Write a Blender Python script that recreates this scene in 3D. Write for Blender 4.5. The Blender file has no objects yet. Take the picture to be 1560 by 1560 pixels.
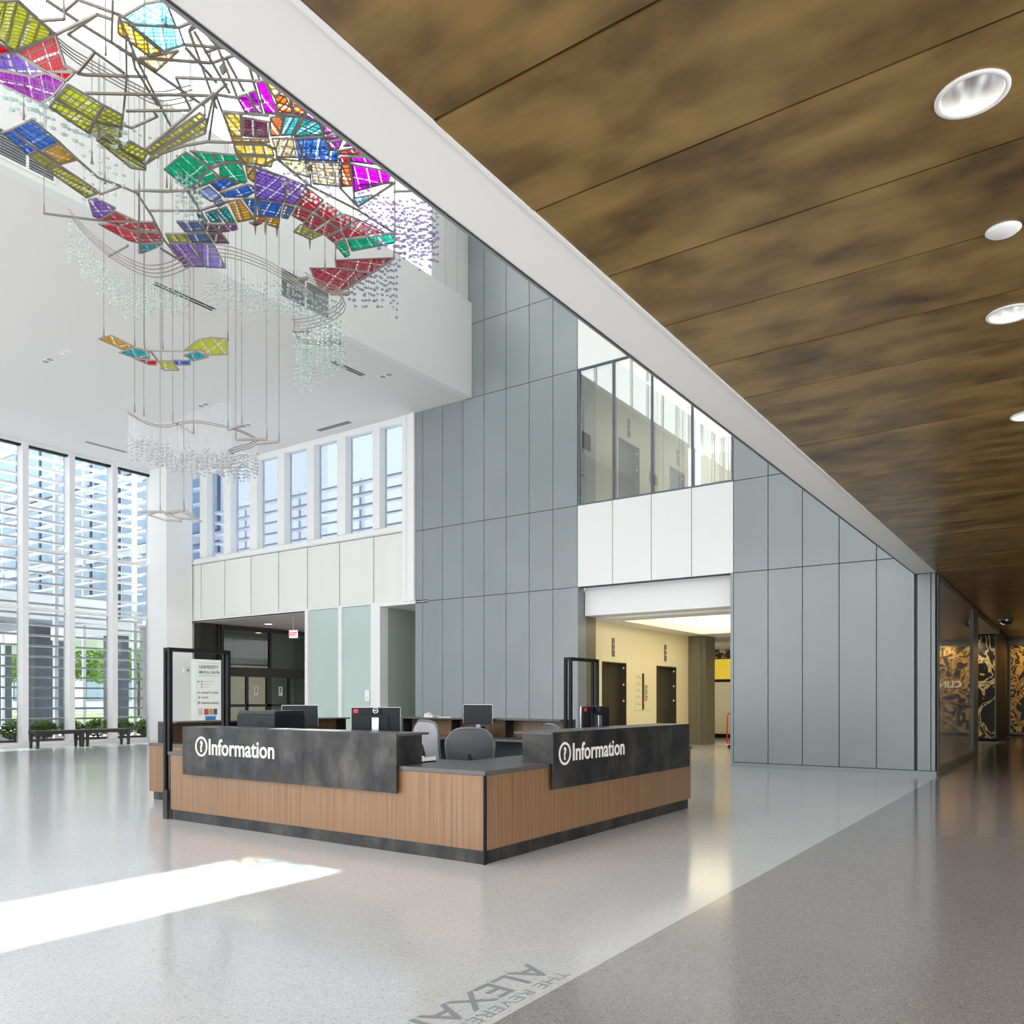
import bpy, bmesh, math, random
from mathutils import Vector, Matrix
random.seed(7)

# ------------------------------------------------------------------ camera
H = 1.4; CX = 780.0; HY = 1065.0; XL = -990.0; XR = 1642.0      # horizon and vanishing points measured in the photo
FOC = math.sqrt((CX - XL) * (XR - CX)); TH = math.atan2(XR - CX, FOC)
scene = bpy.context.scene
col = scene.collection
cd = bpy.data.cameras.new('camera'); cam = bpy.data.objects.new('camera', cd); col.objects.link(cam)
cam.location = (0, 0, H); cam.rotation_euler = (math.pi / 2, 0, TH)
cd.sensor_fit = 'HORIZONTAL'; cd.sensor_width = 36.0; cd.lens = FOC * 36.0 / 1560.0
cd.shift_y = (HY - 780.0) / 1560.0; cd.clip_end = 400
scene.camera = cam

# ------------------------------------------------------------------ world, sun, exposure
w = bpy.data.worlds.new('sky'); scene.world = w; w.use_nodes = True
bg = w.node_tree.nodes['Background']
bg.inputs[0].default_value = (0.955, 0.975, 1.0, 1); bg.inputs[1].default_value = 3.5
SUN = Vector((-0.30, 0.05, 1.0))                                 # direction towards the sun
sd = bpy.data.lights.new('sun', 'SUN'); sd.energy = 20; sd.angle = 0.012; sd.color = (1, 0.97, 0.92)
so = bpy.data.objects.new('sun', sd); col.objects.link(so)
so.rotation_euler = SUN.to_track_quat('Z', 'Y').to_euler()
vs = scene.view_settings
vs.view_transform = 'Standard'; vs.look = 'None'; vs.gamma = 1.0; vs.exposure = 0.0; vs.use_curve_mapping = False
scene.cycles.max_bounces = 10; scene.cycles.diffuse_bounces = 6; scene.cycles.glossy_bounces = 4
scene.cycles.transmission_bounces = 6; scene.cycles.transparent_max_bounces = 24
scene.cycles.caustics_reflective = False; scene.cycles.caustics_refractive = False
scene.cycles.sample_clamp_indirect = 6.0

# ------------------------------------------------------------------ pixel -> place helpers
FW = Vector((-math.sin(TH), math.cos(TH), 0)); RT = Vector((math.cos(TH), math.sin(TH), 0)); EYE = Vector((0, 0, H))
def ray(x, y): return FW + RT * ((x - CX) / FOC) + Vector((0, 0, (HY - y) / FOC))
def atZ(x, y, z): d = ray(x, y); return EYE + d * ((z - H) / d.z)
def atX(x, y, X): d = ray(x, y); return EYE + d * (X / d.x)
def atY(x, y, Y): d = ray(x, y); return EYE + d * (Y / d.y)
def atD(x, y, D): return EYE + ray(x, y) * D

# ------------------------------------------------------------------ materials
MATS = {}
def pbr(name, c, rough=0.5, metal=0.0, spec=0.5, emit=None, es=0.0):
    m = bpy.data.materials.new(name); m.use_nodes = True; b = m.node_tree.nodes['Principled BSDF']
    b.inputs['Base Color'].default_value = (*c, 1); b.inputs['Roughness'].default_value = rough
    b.inputs['Metallic'].default_value = metal; b.inputs['Specular IOR Level'].default_value = spec
    if emit: b.inputs['Emission Color'].default_value = (*emit, 1); b.inputs['Emission Strength'].default_value = es
    MATS[name] = m; return m
def nodes(m): return m.node_tree.nodes, m.node_tree.links, m.node_tree.nodes['Principled BSDF']
def coord(m, kind='Object', scale=(1, 1, 1)):
    n, l, b = nodes(m)
    t = n.new('ShaderNodeTexCoord'); mp = n.new('ShaderNodeMapping'); mp.inputs['Scale'].default_value = scale
    l.new(t.outputs[kind], mp.inputs['Vector']); return mp.outputs['Vector']
def ramp(m, fac, stops):
    n, l, b = nodes(m); r = n.new('ShaderNodeValToRGB')
    e = r.color_ramp.elements
    e[0].position, e[0].color = stops[0][0], (*stops[0][1], 1)
    e[1].position, e[1].color = stops[-1][0], (*stops[-1][1], 1)
    for p, c in stops[1:-1]:
        k = e.new(p); k.color = (*c, 1)
    l.new(fac, r.inputs['Fac']); return r.outputs['Color']
def noise(m, vec, scale, detail=4, rough=0.55, dist=0.0):
    n, l, b = nodes(m); t = n.new('ShaderNodeTexNoise')
    t.inputs['Scale'].default_value = scale; t.inputs['Detail'].default_value = detail
    t.inputs['Roughness'].default_value = rough; t.inputs['Distortion'].default_value = dist
    l.new(vec, t.inputs['Vector']); return t.outputs['Fac']

pbr('white_paint', (0.86, 0.86, 0.85), 0.6, spec=0.3)
pbr('ceiling_paint', (0.84, 0.82, 0.80), 0.8, spec=0.2)
pbr('white_metal', (0.86, 0.86, 0.85), 0.35)
pbr('spandrel', (0.80, 0.80, 0.76), 0.08)
pbr('white_panel', (0.78, 0.78, 0.77), 0.3)
pbr('dark_joint', (0.03, 0.035, 0.04), 0.6)
pbr('soffit_edge', (0.32, 0.33, 0.34), 0.4)
g = pbr('grey_panel', (0.25, 0.285, 0.29), 0.30, spec=0.55)
n, l, b = nodes(g); v = coord(g); l.new(ramp(g, noise(g, v, 0.6, 2), [(0.3, (0.235, 0.268, 0.275)), (0.7, (0.262, 0.295, 0.302))]), b.inputs['Base Color'])
pbr('black_metal', (0.010, 0.010, 0.012), 0.45, spec=0.2)
pbr('black_plastic', (0.012, 0.013, 0.015), 0.4, spec=0.25)
pbr('screen', (0.022, 0.026, 0.03), 0.3, spec=0.3)
pbr('silver', (0.62, 0.63, 0.64), 0.25, metal=0.9)
pbr('reflector', (0.80, 0.81, 0.82), 0.22, metal=0.85)
pbr('red_sticker', (0.75, 0.03, 0.06), 0.5)
pbr('white_letter', (0.86, 0.85, 0.80), 0.5)
pbr('grey_letter', (0.24, 0.26, 0.28), 0.4)
pbr('ink', (0.06, 0.07, 0.09), 0.6)
pbr('sign_white', (0.82, 0.85, 0.83), 0.4)
pbr('paper', (0.85, 0.85, 0.85), 0.7)
pbr('cream', (0.88, 0.81, 0.57), 0.25)
pbr('cream_upper', (0.74, 0.70, 0.52), 0.3)
pbr('bronze_door', (0.10, 0.085, 0.06), 0.3, metal=0.6)
pbr('slate_door', (0.10, 0.13, 0.15), 0.35)
pbr('taupe_metal', (0.19, 0.17, 0.12), 0.35, metal=0.3)
pbr('sculpture_metal', (0.27, 0.24, 0.215), 0.45, metal=0.3)
pbr('cable', (0.25, 0.23, 0.21), 0.4, metal=0.5)
pbr('mesh_fabric', (0.10, 0.105, 0.115), 0.7)
pbr('mesh_fabric_light', (0.42, 0.42, 0.44), 0.8)
pbr('chair_frame', (0.16, 0.16, 0.17), 0.35)
pbr('green_frost', (0.50, 0.62, 0.57), 0.10)
pbr('alcove', (0.42, 0.47, 0.41), 0.7)
pbr('vestibule_grey', (0.36, 0.37, 0.37), 0.5)
pbr('vestibule_ceiling', (0.40, 0.38, 0.37), 0.8)
pbr('bench_wood', (0.035, 0.03, 0.028), 0.35)
pbr('exit_red', (0.8, 0.03, 0.05), 0.4, emit=(1, 0.05, 0.07), es=0.8)
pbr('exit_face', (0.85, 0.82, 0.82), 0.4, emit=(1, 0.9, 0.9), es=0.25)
pbr('lamp_glow', (1, 1, 1), 0.5, emit=(1, 0.95, 0.85), es=6)
pbr('luminous_ceiling', (0.9, 0.85, 0.72), 0.6, emit=(1, 0.88, 0.62), es=2.1)
pbr('luminous_upper', (0.9, 0.88, 0.8), 0.6, emit=(1, 0.93, 0.78), es=2.2)
pbr('yellow_glow', (0.7, 0.5, 0.05), 0.5, emit=(0.9, 0.62, 0.03), es=0.45)
pbr('cart_red', (0.65, 0.03, 0.02), 0.4)
pbr('carton', (0.55, 0.35, 0.14), 0.8)
pbr('rubber', (0.02, 0.02, 0.02), 0.7)
pbr('concrete_out', (0.60, 0.60, 0.58), 0.85)
pbr('louver_white', (0.82, 0.83, 0.85), 0.4)
pbr('facade_glass', (0.30, 0.42, 0.52), 0.12)
pbr('facade_white', (0.75, 0.78, 0.80), 0.5)
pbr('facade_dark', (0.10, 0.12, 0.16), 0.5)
pbr('canopy_grey', (0.38, 0.42, 0.48), 0.6)
pbr('mulch', (0.16, 0.09, 0.06), 0.95)
pbr('bark', (0.14, 0.10, 0.07), 0.9)
pbr('vent_dark', (0.12, 0.12, 0.12), 0.6)
for nm, c in (('poster_red', (0.55, 0.05, 0.08)), ('poster_olive', (0.35, 0.36, 0.08)), ('poster_navy', (0.05, 0.07, 0.20)), ('poster_blue', (0.03, 0.14, 0.55)),
              ('poster_teal', (0.05, 0.50, 0.55)), ('poster_amber', (0.75, 0.45, 0.10)), ('poster_grey', (0.55, 0.60, 0.55)), ('poster_pink', (0.7, 0.08, 0.22))):
    pbr(nm, c, 0.5)
for nm, a, bb in (('leaf', (0.10, 0.22, 0.04), (0.34, 0.52, 0.12)), ('lawn', (0.10, 0.22, 0.04), (0.20, 0.34, 0.08))):
    m = pbr(nm, a, 0.7); n, l, b = nodes(m); l.new(ramp(m, noise(m, coord(m), 6.0, 3), [(0.35, a), (0.65, bb)]), b.inputs['Base Color'])

# terrazzo: fine chips on a polished ground
def terrazzo(name, base, lo, hi, rough, spec):
    m = pbr(name, base, rough, spec=spec); n, l, b = nodes(m); v = coord(m)
    vo = n.new('ShaderNodeTexVoronoi'); vo.inputs['Scale'].default_value = 150; l.new(v, vo.inputs['Vector'])
    bw = n.new('ShaderNodeRGBToBW'); l.new(vo.outputs['Color'], bw.inputs[0])
    chips = ramp(m, bw.outputs[0], [(0.05, lo), (0.3, base), (0.75, base), (1.0, hi)])
    big = ramp(m, noise(m, v, 0.5, 3), [(0.3, (0.93, 0.93, 0.93)), (0.7, (1, 1, 1))])
    mx = n.new('ShaderNodeMixRGB'); mx.blend_type = 'MULTIPLY'; mx.inputs[0].default_value = 1
    l.new(chips, mx.inputs[1]); l.new(big, mx.inputs[2]); l.new(mx.outputs[0], b.inputs['Base Color'])
    return m
terrazzo('terrazzo_white', (0.60, 0.60, 0.60), (0.36, 0.36, 0.36), (0.76, 0.76, 0.76), 0.14, 0.6)
terrazzo('terrazzo_dark', (0.29, 0.27, 0.265), (0.14, 0.13, 0.13), (0.48, 0.46, 0.455), 0.13, 0.6)

# patinated bronze ceiling, every panel cloudy in its own way
m = pbr('bronze_ceiling', (0.3, 0.2, 0.08), 0.30, metal=0.25, spec=0.5); n, l, b = nodes(m)
t = n.new('ShaderNodeTexCoord'); oi = n.new('ShaderNodeObjectInfo'); ad = n.new('ShaderNodeVectorMath'); ad.operation = 'MULTIPLY_ADD'
ad.inputs[1].default_value = (1, 1, 1); l.new(t.outputs['Object'], ad.inputs[0])
cm = n.new('ShaderNodeCombineXYZ'); mu = n.new('ShaderNodeMath'); mu.operation = 'MULTIPLY'; mu.inputs[1].default_value = 60
l.new(oi.outputs['Random'], mu.inputs[0]); l.new(mu.outputs[0], cm.inputs[0]); l.new(mu.outputs[0], cm.inputs[2]); l.new(cm.outputs[0], ad.inputs[2])
mp = n.new('ShaderNodeMapping'); mp.inputs['Scale'].default_value = (2.1, 3.2, 1); l.new(ad.outputs[0], mp.inputs['Vector'])
cl = ramp(m, noise(m, mp.outputs[0], 1.0, 4, 0.5, 0.15), [(0.28, (0.10, 0.060, 0.026)), (0.46, (0.23, 0.140, 0.050)), (0.60, (0.335, 0.212, 0.072)), (0.78, (0.41, 0.265, 0.095))])
mp2 = n.new('ShaderNodeMapping'); mp2.inputs['Scale'].default_value = (0.6, 9, 1); l.new(ad.outputs[0], mp2.inputs['Vector'])
st = ramp(m, noise(m, mp2.outputs[0], 2.0, 4), [(0.3, (0.72, 0.72, 0.72)), (0.7, (1, 1, 1))])
mx = n.new('ShaderNodeMixRGB'); mx.blend_type = 'MULTIPLY'; mx.inputs[0].default_value = 0.6
l.new(cl, mx.inputs[1]); l.new(st, mx.inputs[2]); l.new(mx.outputs[0], b.inputs['Base Color'])

# walnut veneer, upright grain
m = pbr('walnut', (0.35, 0.2, 0.11), 0.32); n, l, b = nodes(m)
v = coord(m, 'Object', (22, 22, 0.35))
f1 = noise(m, v, 1.6, 6, 0.65)
l.new(ramp(m, f1, [(0.28, (0.120, 0.060, 0.026)), (0.45, (0.22, 0.118, 0.056)), (0.62, (0.285, 0.162, 0.082)), (0.8, (0.19, 0.10, 0.048))]), b.inputs['Base Color'])

# blackened steel
m = pbr('black_steel', (0.05, 0.05, 0.055), 0.38, metal=0.45, spec=0.3); n, l, b = nodes(m)
v = coord(m, 'Object', (1.6, 1.6, 1.0))
l.new(ramp(m, noise(m, v, 2.2, 6, 0.62, 0.4), [(0.3, (0.018, 0.018, 0.020)), (0.5, (0.045, 0.044, 0.044)), (0.72, (0.10, 0.096, 0.09))]), b.inputs['Base Color'])
pbr('desk_top', (0.10, 0.095, 0.095), 0.38, metal=0.2)
pbr('desk_inside', (0.02, 0.02, 0.022), 0.5)

# carved gold mural and gold-splashed black wall
m = pbr('gold_mural', (0.5, 0.3, 0.05), 0.35, metal=0.3); n, l, b = nodes(m)
v = coord(m, 'Object', (1, 1, 1)); f = noise(m, v, 1.5, 2, 0.45, 2.6)
l.new(ramp(m, f, [(0.44, (0.012, 0.010, 0.008)), (0.47, (0.55, 0.32, 0.07)), (0.53, (0.62, 0.38, 0.09)), (0.555, (0.02, 0.015, 0.01)), (0.60, (0.02, 0.015, 0.01)), (0.62, (0.58, 0.34, 0.08))]), b.inputs['Base Color'])
m = pbr('black_gold', (0.01, 0.01, 0.01), 0.3); n, l, b = nodes(m)
v = coord(m, 'Object', (1, 1, 0.8)); f = noise(m, v, 1.5, 3, 0.5, 1.5)
l.new(ramp(m, f, [(0.50, (0.012, 0.012, 0.012)), (0.52, (0.55, 0.42, 0.20)), (0.545, (0.7, 0.55, 0.3)), (0.565, (0.012, 0.012, 0.012))]), b.inputs['Base Color'])

# glass: clear sheet with a fresnel mirror on it
def schlick(n, l, ior):
    f0 = ((ior - 1) / (ior + 1)) ** 2; lw = n.new('ShaderNodeLayerWeight'); lw.inputs[0].default_value = 0.5
    p = n.new('ShaderNodeMath'); p.operation = 'POWER'; p.inputs[1].default_value = 5; l.new(lw.outputs['Facing'], p.inputs[0])
    k = n.new('ShaderNodeMath'); k.operation = 'MULTIPLY_ADD'; k.inputs[1].default_value = 1 - f0; k.inputs[2].default_value = f0; l.new(p.outputs[0], k.inputs[0])
    return k.outputs[0]
def glass(name, tint, ior=1.45, rough=0.0, haze=0.0, hazecol=(0.8, 0.85, 0.85)):
    m = bpy.data.materials.new(name); m.use_nodes = True; n = m.node_tree.nodes; l = m.node_tree.links
    n.remove(n['Principled BSDF']); o = n['Material Output']
    tr = n.new('ShaderNodeBsdfTransparent'); tr.inputs[0].default_value = (*tint, 1)
    gl = n.new('ShaderNodeBsdfGlossy'); gl.inputs['Roughness'].default_value = rough
    mx = n.new('ShaderNodeMixShader'); l.new(schlick(n, l, ior), mx.inputs[0])
    src = tr.outputs[0]
    if haze:
        df = n.new('ShaderNodeBsdfDiffuse'); df.inputs[0].default_value = (*hazecol, 1)
        hm = n.new('ShaderNodeMixShader'); hm.inputs[0].default_value = haze
        l.new(tr.outputs[0], hm.inputs[1]); l.new(df.outputs[0], hm.inputs[2]); src = hm.outputs[0]
    l.new(src, mx.inputs[1]); l.new(gl.outputs[0], mx.inputs[2]); l.new(mx.outputs[0], o.inputs[0])
    MATS[name] = m; return m
glass('glass', (0.96, 0.98, 0.98), 1.35)
glass('tinted_glass', (0.70, 0.72, 0.73), 1.35)  # tint put in to dim the bright view outside
glass('tinted_glass_rear', (0.50, 0.54, 0.60), 1.35)  # deeper tint, put in to dim the sky behind the clerestory
glass('mirror_glass', (0.80, 0.84, 0.82), 3.0)
glass('film_glass', (0.40, 0.42, 0.43), 1.9, 0.02, 0.72, (0.80, 0.82, 0.84))
glass('store_glass', (0.75, 0.78, 0.78), 1.4)

# tinted sculpture glass with a woven grid of bars
def stained(name, c, lines=0.35, deep=1.0):
    m = bpy.data.materials.new(name); m.use_nodes = True; n = m.node_tree.nodes; l = m.node_tree.links
    n.remove(n['Principled BSDF']); o = n['Material Output']
    uv = n.new('ShaderNodeTexCoord')
    def bars(scale, axis, width, seed):
        mp = n.new('ShaderNodeMapping'); mp.inputs['Location'].default_value = (seed, seed * 1.7, 0); l.new(uv.outputs['UV'], mp.inputs[0])
        s = n.new('ShaderNodeSeparateXYZ'); l.new(mp.outputs[0], s.inputs[0])
        a = n.new('ShaderNodeMath'); a.operation = 'MULTIPLY'; a.inputs[1].default_value = scale; l.new(s.outputs[axis], a.inputs[0])
        nz = n.new('ShaderNodeTexNoise'); nz.inputs['Scale'].default_value = 3; l.new(mp.outputs[0], nz.inputs['Vector'])
        ad = n.new('ShaderNodeMath'); ad.operation = 'ADD'; l.new(a.outputs[0], ad.inputs[0])
        k = n.new('ShaderNodeMath'); k.operation = 'MULTIPLY'; k.inputs[1].default_value = 0.15; l.new(nz.outputs['Fac'], k.inputs[0]); l.new(k.outputs[0], ad.inputs[1])
        f = n.new('ShaderNodeMath'); f.operation = 'FRACT'; l.new(ad.outputs[0], f.inputs[0])
        c2 = n.new('ShaderNodeMath'); c2.operation = 'LESS_THAN'; c2.inputs[1].default_value = width; l.new(f.outputs[0], c2.inputs[0])
        return c2.outputs[0]
    def mx2(a, b2):
        k = n.new('ShaderNodeMath'); k.operation = 'MAXIMUM'; l.new(a, k.inputs[0]); l.new(b2, k.inputs[1]); return k.outputs[0]
    dark = mx2(bars(9, 0, lines * 0.5, 0.0), bars(15, 1, lines * 0.55, 0.3))
    clear = mx2(bars(5.5, 0, 0.13, 0.4), bars(4.0, 1, 0.07, 0.7))
    tr = n.new('ShaderNodeBsdfTransparent'); tr.inputs[0].default_value = (*[min(1, x ** (0.5 * deep)) for x in c], 1)
    tl = n.new('ShaderNodeBsdfTranslucent'); tl.inputs[0].default_value = (*[min(1, x * 1.2) for x in c], 1)
    df = n.new('ShaderNodeBsdfDiffuse'); df.inputs[0].default_value = (*c, 1)
    a1 = n.new('ShaderNodeMixShader'); a1.inputs[0].default_value = 0.4; l.new(tl.outputs[0], a1.inputs[1]); l.new(df.outputs[0], a1.inputs[2])
    a2 = n.new('ShaderNodeMixShader'); a2.inputs[0].default_value = 0.30; l.new(tr.outputs[0], a2.inputs[1]); l.new(a1.outputs[0], a2.inputs[2])
    t0 = n.new('ShaderNodeBsdfTransparent'); t0.inputs[0].default_value = (0.97, 0.97, 0.97, 1)
    a3 = n.new('ShaderNodeMixShader'); l.new(clear, a3.inputs[0]); l.new(a2.outputs[0], a3.inputs[1]); l.new(t0.outputs[0], a3.inputs[2])
    br = n.new('ShaderNodeBsdfDiffuse'); br.inputs[0].default_value = (*[0.10 + 0.25 * x for x in c], 1)
    a4 = n.new('ShaderNodeMixShader'); l.new(dark, a4.inputs[0]); l.new(a3.outputs[0], a4.inputs[1]); l.new(br.outputs[0], a4.inputs[2])
    gl = n.new('ShaderNodeBsdfGlossy'); gl.inputs['Roughness'].default_value = 0.08
    a5 = n.new('ShaderNodeMixShader'); l.new(schlick(n, l, 1.3), a5.inputs[0]); l.new(a4.outputs[0], a5.inputs[1]); l.new(gl.outputs[0], a5.inputs[2])
    l.new(a5.outputs[0], o.inputs[0]); MATS[name] = m
HUES = dict(lime=(0.74, 0.78, 0.05), olive=(0.60, 0.58, 0.09), red=(0.78, 0.03, 0.06), dullred=(0.60, 0.06, 0.09), pure_red=(0.85, 0.0, 0.02), violet=(0.34, 0.18, 0.82),
            purple=(0.34, 0.16, 0.66), magenta=(0.50, 0.01, 0.60), hot=(0.62, 0.0, 0.85), blue=(0.03, 0.20, 0.78), slate=(0.16, 0.24, 0.52), paleblue=(0.35, 0.45, 0.90),
            green=(0.0, 0.55, 0.30), teal=(0.02, 0.48, 0.55), cyan=(0.35, 0.78, 0.90), amber=(0.75, 0.42, 0.02), gold=(0.85, 0.60, 0.06), peach=(0.95, 0.72, 0.35),
            orange=(0.85, 0.20, 0.03), wine=(0.16, 0.02, 0.07), plum=(0.26, 0.08, 0.20), mix=(0.80, 0.62, 0.35), pale=(0.88, 0.86, 0.45))
for k, c in HUES.items(): stained('stained_' + k, c, 0.12 if k in ('pure_red', 'cyan', 'hot', 'peach', 'green', 'paleblue', 'pale') else 0.34 if k in ('lime', 'olive', 'dullred') else 0.28, 1.0)

def bead_mat(name, c, f, gloss=0.25):
    m = bpy.data.materials.new(name); m.use_nodes = True; n = m.node_tree.nodes; l = m.node_tree.links
    n.remove(n['Principled BSDF']); o = n['Material Output']
    tr = n.new('ShaderNodeBsdfTransparent'); tr.inputs[0].default_value = (*c, 1)
    df = n.new('ShaderNodeBsdfTranslucent'); df.inputs[0].default_value = (*c, 1)
    d2 = n.new('ShaderNodeBsdfDiffuse'); d2.inputs[0].default_value = (*c, 1)
    gl = n.new('ShaderNodeBsdfGlossy'); gl.inputs['Roughness'].default_value = 0.08
    e = n.new('ShaderNodeMixShader'); e.inputs[0].default_value = 0.5; l.new(df.outputs[0], e.inputs[1]); l.new(d2.outputs[0], e.inputs[2])
    a = n.new('ShaderNodeMixShader'); a.inputs[0].default_value = f; l.new(tr.outputs[0], a.inputs[1]); l.new(e.outputs[0], a.inputs[2])
    b = n.new('ShaderNodeMixShader'); b.inputs[0].default_value = gloss; l.new(a.outputs[0], b.inputs[1]); l.new(gl.outputs[0], b.inputs[2])
    l.new(b.outputs[0], o.inputs[0]); MATS[name] = m
bead_mat('bead_teal', (0.80, 0.93, 0.90), 0.45, 0.25)
bead_mat('bead_smoke', (0.66, 0.69, 0.78), 0.4, 0.25)
bead_mat('bead_lilac', (0.76, 0.66, 0.86), 0.4, 0.25)
bead_mat('bead_crystal', (0.99, 0.99, 1.0), 0.75, 0.35)

# ------------------------------------------------------------------ mesh helpers
def wloc(o):
    p = Vector((0, 0, 0))
    while o is not None: p += o.location; o = o.parent
    return p
def tag(o, label=None, cat=None, group=None, kind=None):
    if label: o['label'] = label
    if cat: o['category'] = cat
    if group: o['group'] = group
    if kind: o['kind'] = kind
    return o
def thing(name, loc, label, cat, group=None):
    o = bpy.data.objects.new(name, None); col.objects.link(o); o.location = loc; o.empty_display_size = 0.1
    return tag(o, label, cat, group)
def mesh(name, V, F, mat, parent=None, smooth=False, uv=None):
    off = wloc(parent) if parent is not None else Vector((0, 0, 0))
    me = bpy.data.meshes.new(name)
    me.from_pydata([tuple(Vector(v) - off) for v in V], [], F)
    me.materials.append(MATS[mat]); me.update()
    if smooth:
        for p in me.polygons: p.use_smooth = True
    if uv:
        ul = me.uv_layers.new(name='UVMap')
        for lp in me.loops: ul.data[lp.index].uv = uv[lp.vertex_index]
    o = bpy.data.objects.new(name, me); col.objects.link(o)
    if parent is not None: o.parent = parent
    return o
class MB:
    """collects shapes of ONE part"""
    def __init__(s): s.V = []; s.F = []
    def add(s, V, F):
        k = len(s.V); s.V += [Vector(v) for v in V]; s.F += [tuple(i + k for i in f) for f in F]; return s
    def box(s, x0, x1, y0, y1, z0, z1):
        return s.add([(x0, y0, z0), (x1, y0, z0), (x1, y1, z0), (x0, y1, z0), (x0, y0, z1), (x1, y0, z1), (x1, y1, z1), (x0, y1, z1)],
                     [(0, 3, 2, 1), (4, 5, 6, 7), (0, 1, 5, 4), (1, 2, 6, 5), (2, 3, 7, 6), (3, 0, 4, 7)])
    def bar(s, p, q, wd, ht=None, up=(0, 0, 1)):
        p = Vector(p); q = Vector(q); ht = ht or wd; d = (q - p)
        if d.length < 1e-5: return s
        d.normalize(); u = Vector(up)
        if abs(d.dot(u)) > 0.98: u = Vector((1, 0, 0))
        a = d.cross(u).normalized() * wd / 2; c = a.cross(d).normalized() * ht / 2
        return s.add([p - a - c, p + a - c, p + a + c, p - a + c, q - a - c, q + a - c, q + a + c, q - a + c],
                     [(0, 3, 2, 1), (4, 5, 6, 7), (0, 1, 5, 4), (1, 2, 6, 5), (2, 3, 7, 6), (3, 0, 4, 7)])
    def tube(s, pts, r, seg=6, r2=None):
        pts = [Vector(p) for p in pts]; V = []; F = []
        for i, p in enumerate(pts):
            d = (pts[min(i + 1, len(pts) - 1)] - pts[max(i - 1, 0)]).normalized(); u = Vector((0, 0, 1)) if abs(d.z) < 0.9 else Vector((1, 0, 0))
            a = d.cross(u).normalized(); c = a.cross(d); rr = r if r2 is None else r + (r2 - r) * i / (len(pts) - 1)
            for k in range(seg):
                t = 2 * math.pi * k / seg; V.append(p + (a * math.cos(t) + c * math.sin(t)) * rr)
        for i in range(len(pts) - 1):
            for k in range(seg):
                F.append((i * seg + k, i * seg + (k + 1) % seg, (i + 1) * seg + (k + 1) % seg, (i + 1) * seg + k))
        F.append(tuple(range(seg))[::-1]); F.append(tuple((len(pts) - 1) * seg + k for k in range(seg)))
        return s.add(V, F)
    def lathe(s, c, prof, seg=24):
        c = Vector(c); V = []; F = []
        for r, z in prof:
            for k in range(seg):
                t = 2 * math.pi * k / seg; V.append(c + Vector((r * math.cos(t), r * math.sin(t), z)))
        for i in range(len(prof) - 1):
            for k in range(seg):
                F.append((i * seg + k, i * seg + (k + 1) % seg, (i + 1) * seg + (k + 1) % seg, (i + 1) * seg + k))
        return s.add(V, F)
    def octa(s, c, r, h):
        c = Vector(c)
        return s.add([c + Vector(v) for v in ((r, 0, 0), (0, r, 0), (-r, 0, 0), (0, -r, 0), (0, 0, h), (0, 0, -h))],
                     [(0, 1, 4), (1, 2, 4), (2, 3, 4), (3, 0, 4), (1, 0, 5), (2, 1, 5), (3, 2, 5), (0, 3, 5)])
    def build(s, name, mat, parent=None, smooth=False, bevel=0.0):
        o = mesh(name, s.V, s.F, mat, parent, smooth)
        if bevel:
            bm = bmesh.new(); bm.from_mesh(o.data); bmesh.ops.bevel(bm, geom=bm.edges[:], offset=bevel, segments=2, affect='EDGES', profile=0.7); bm.to_mesh(o.data); bm.free()
        return o
def box(name, x0, x1, y0, y1, z0, z1, mat, parent=None, bevel=0.0):
    return MB().box(min(x0, x1), max(x0, x1), min(y0, y1), max(y0, y1), min(z0, z1), max(z0, z1)).build(name, mat, parent, bevel=bevel)
def struct(o, label): o['kind'] = 'structure'; o['label'] = label; return o
def text(name, s, size, origin, ex, ey, mat, parent=None, extrude=0.004, bold=0.0, align='LEFT', squeeze=1.0, fit=None):
    c = bpy.data.curves.new('t', 'FONT'); c.body = s; c.size = size; c.extrude = extrude; c.offset = bold; c.align_x = align; c.resolution_u = 3
    o = bpy.data.objects.new('t', c); col.objects.link(o); bpy.context.view_layer.update()
    me = o.evaluated_get(bpy.context.evaluated_depsgraph_get()).to_mesh()
    ex = Vector(ex); ey = Vector(ey); en = ex.cross(ey); og = Vector(origin)
    if fit:
        xs_ = [v.co.x for v in me.vertices]; ys_ = [v.co.y for v in me.vertices]; x_0 = min(xs_); kx = fit[0] / (max(xs_) - x_0); ky = fit[1] / max(ys_)
        for v in me.vertices: v.co.x = (v.co.x - x_0) * kx; v.co.y *= ky
    V = [og + ex * (v.co.x * squeeze) + ey * v.co.y + en * v.co.z for v in me.vertices]; F = [tuple(p.vertices) for p in me.polygons]
    bpy.data.objects.remove(o); bpy.data.curves.remove(c)
    return mesh(name, V, F, mat, parent)
def copy_tree(o, parent=None):
    c = o.copy(); col.objects.link(c); c.parent = parent
    for ch in list(o.children): copy_tree(ch, c)
    return c
def spot(name, loc, target, power, size=60, color=(1, 0.9, 0.75), blend=0.6, radius=0.05, parent=None):
    d = bpy.data.lights.new(name, 'SPOT'); d.energy = power; d.spot_size = math.radians(size); d.spot_blend = blend; d.color = color; d.shadow_soft_size = radius
    o = bpy.data.objects.new(name, d); col.objects.link(o); o.location = loc
    o.rotation_euler = (Vector(loc) - Vector(target)).to_track_quat('Z', 'Y').to_euler()
    if parent: o.location = Vector(loc) - wloc(parent); o.parent = parent
    return o

W = 16.45                                  # plane of the back wall
ZC = 9.12; ZR = 13.7                        # low lobby ceiling, roof of the high bay
ROWS = [4.02, 5.93, 9.12, 11.01, ZR]

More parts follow.
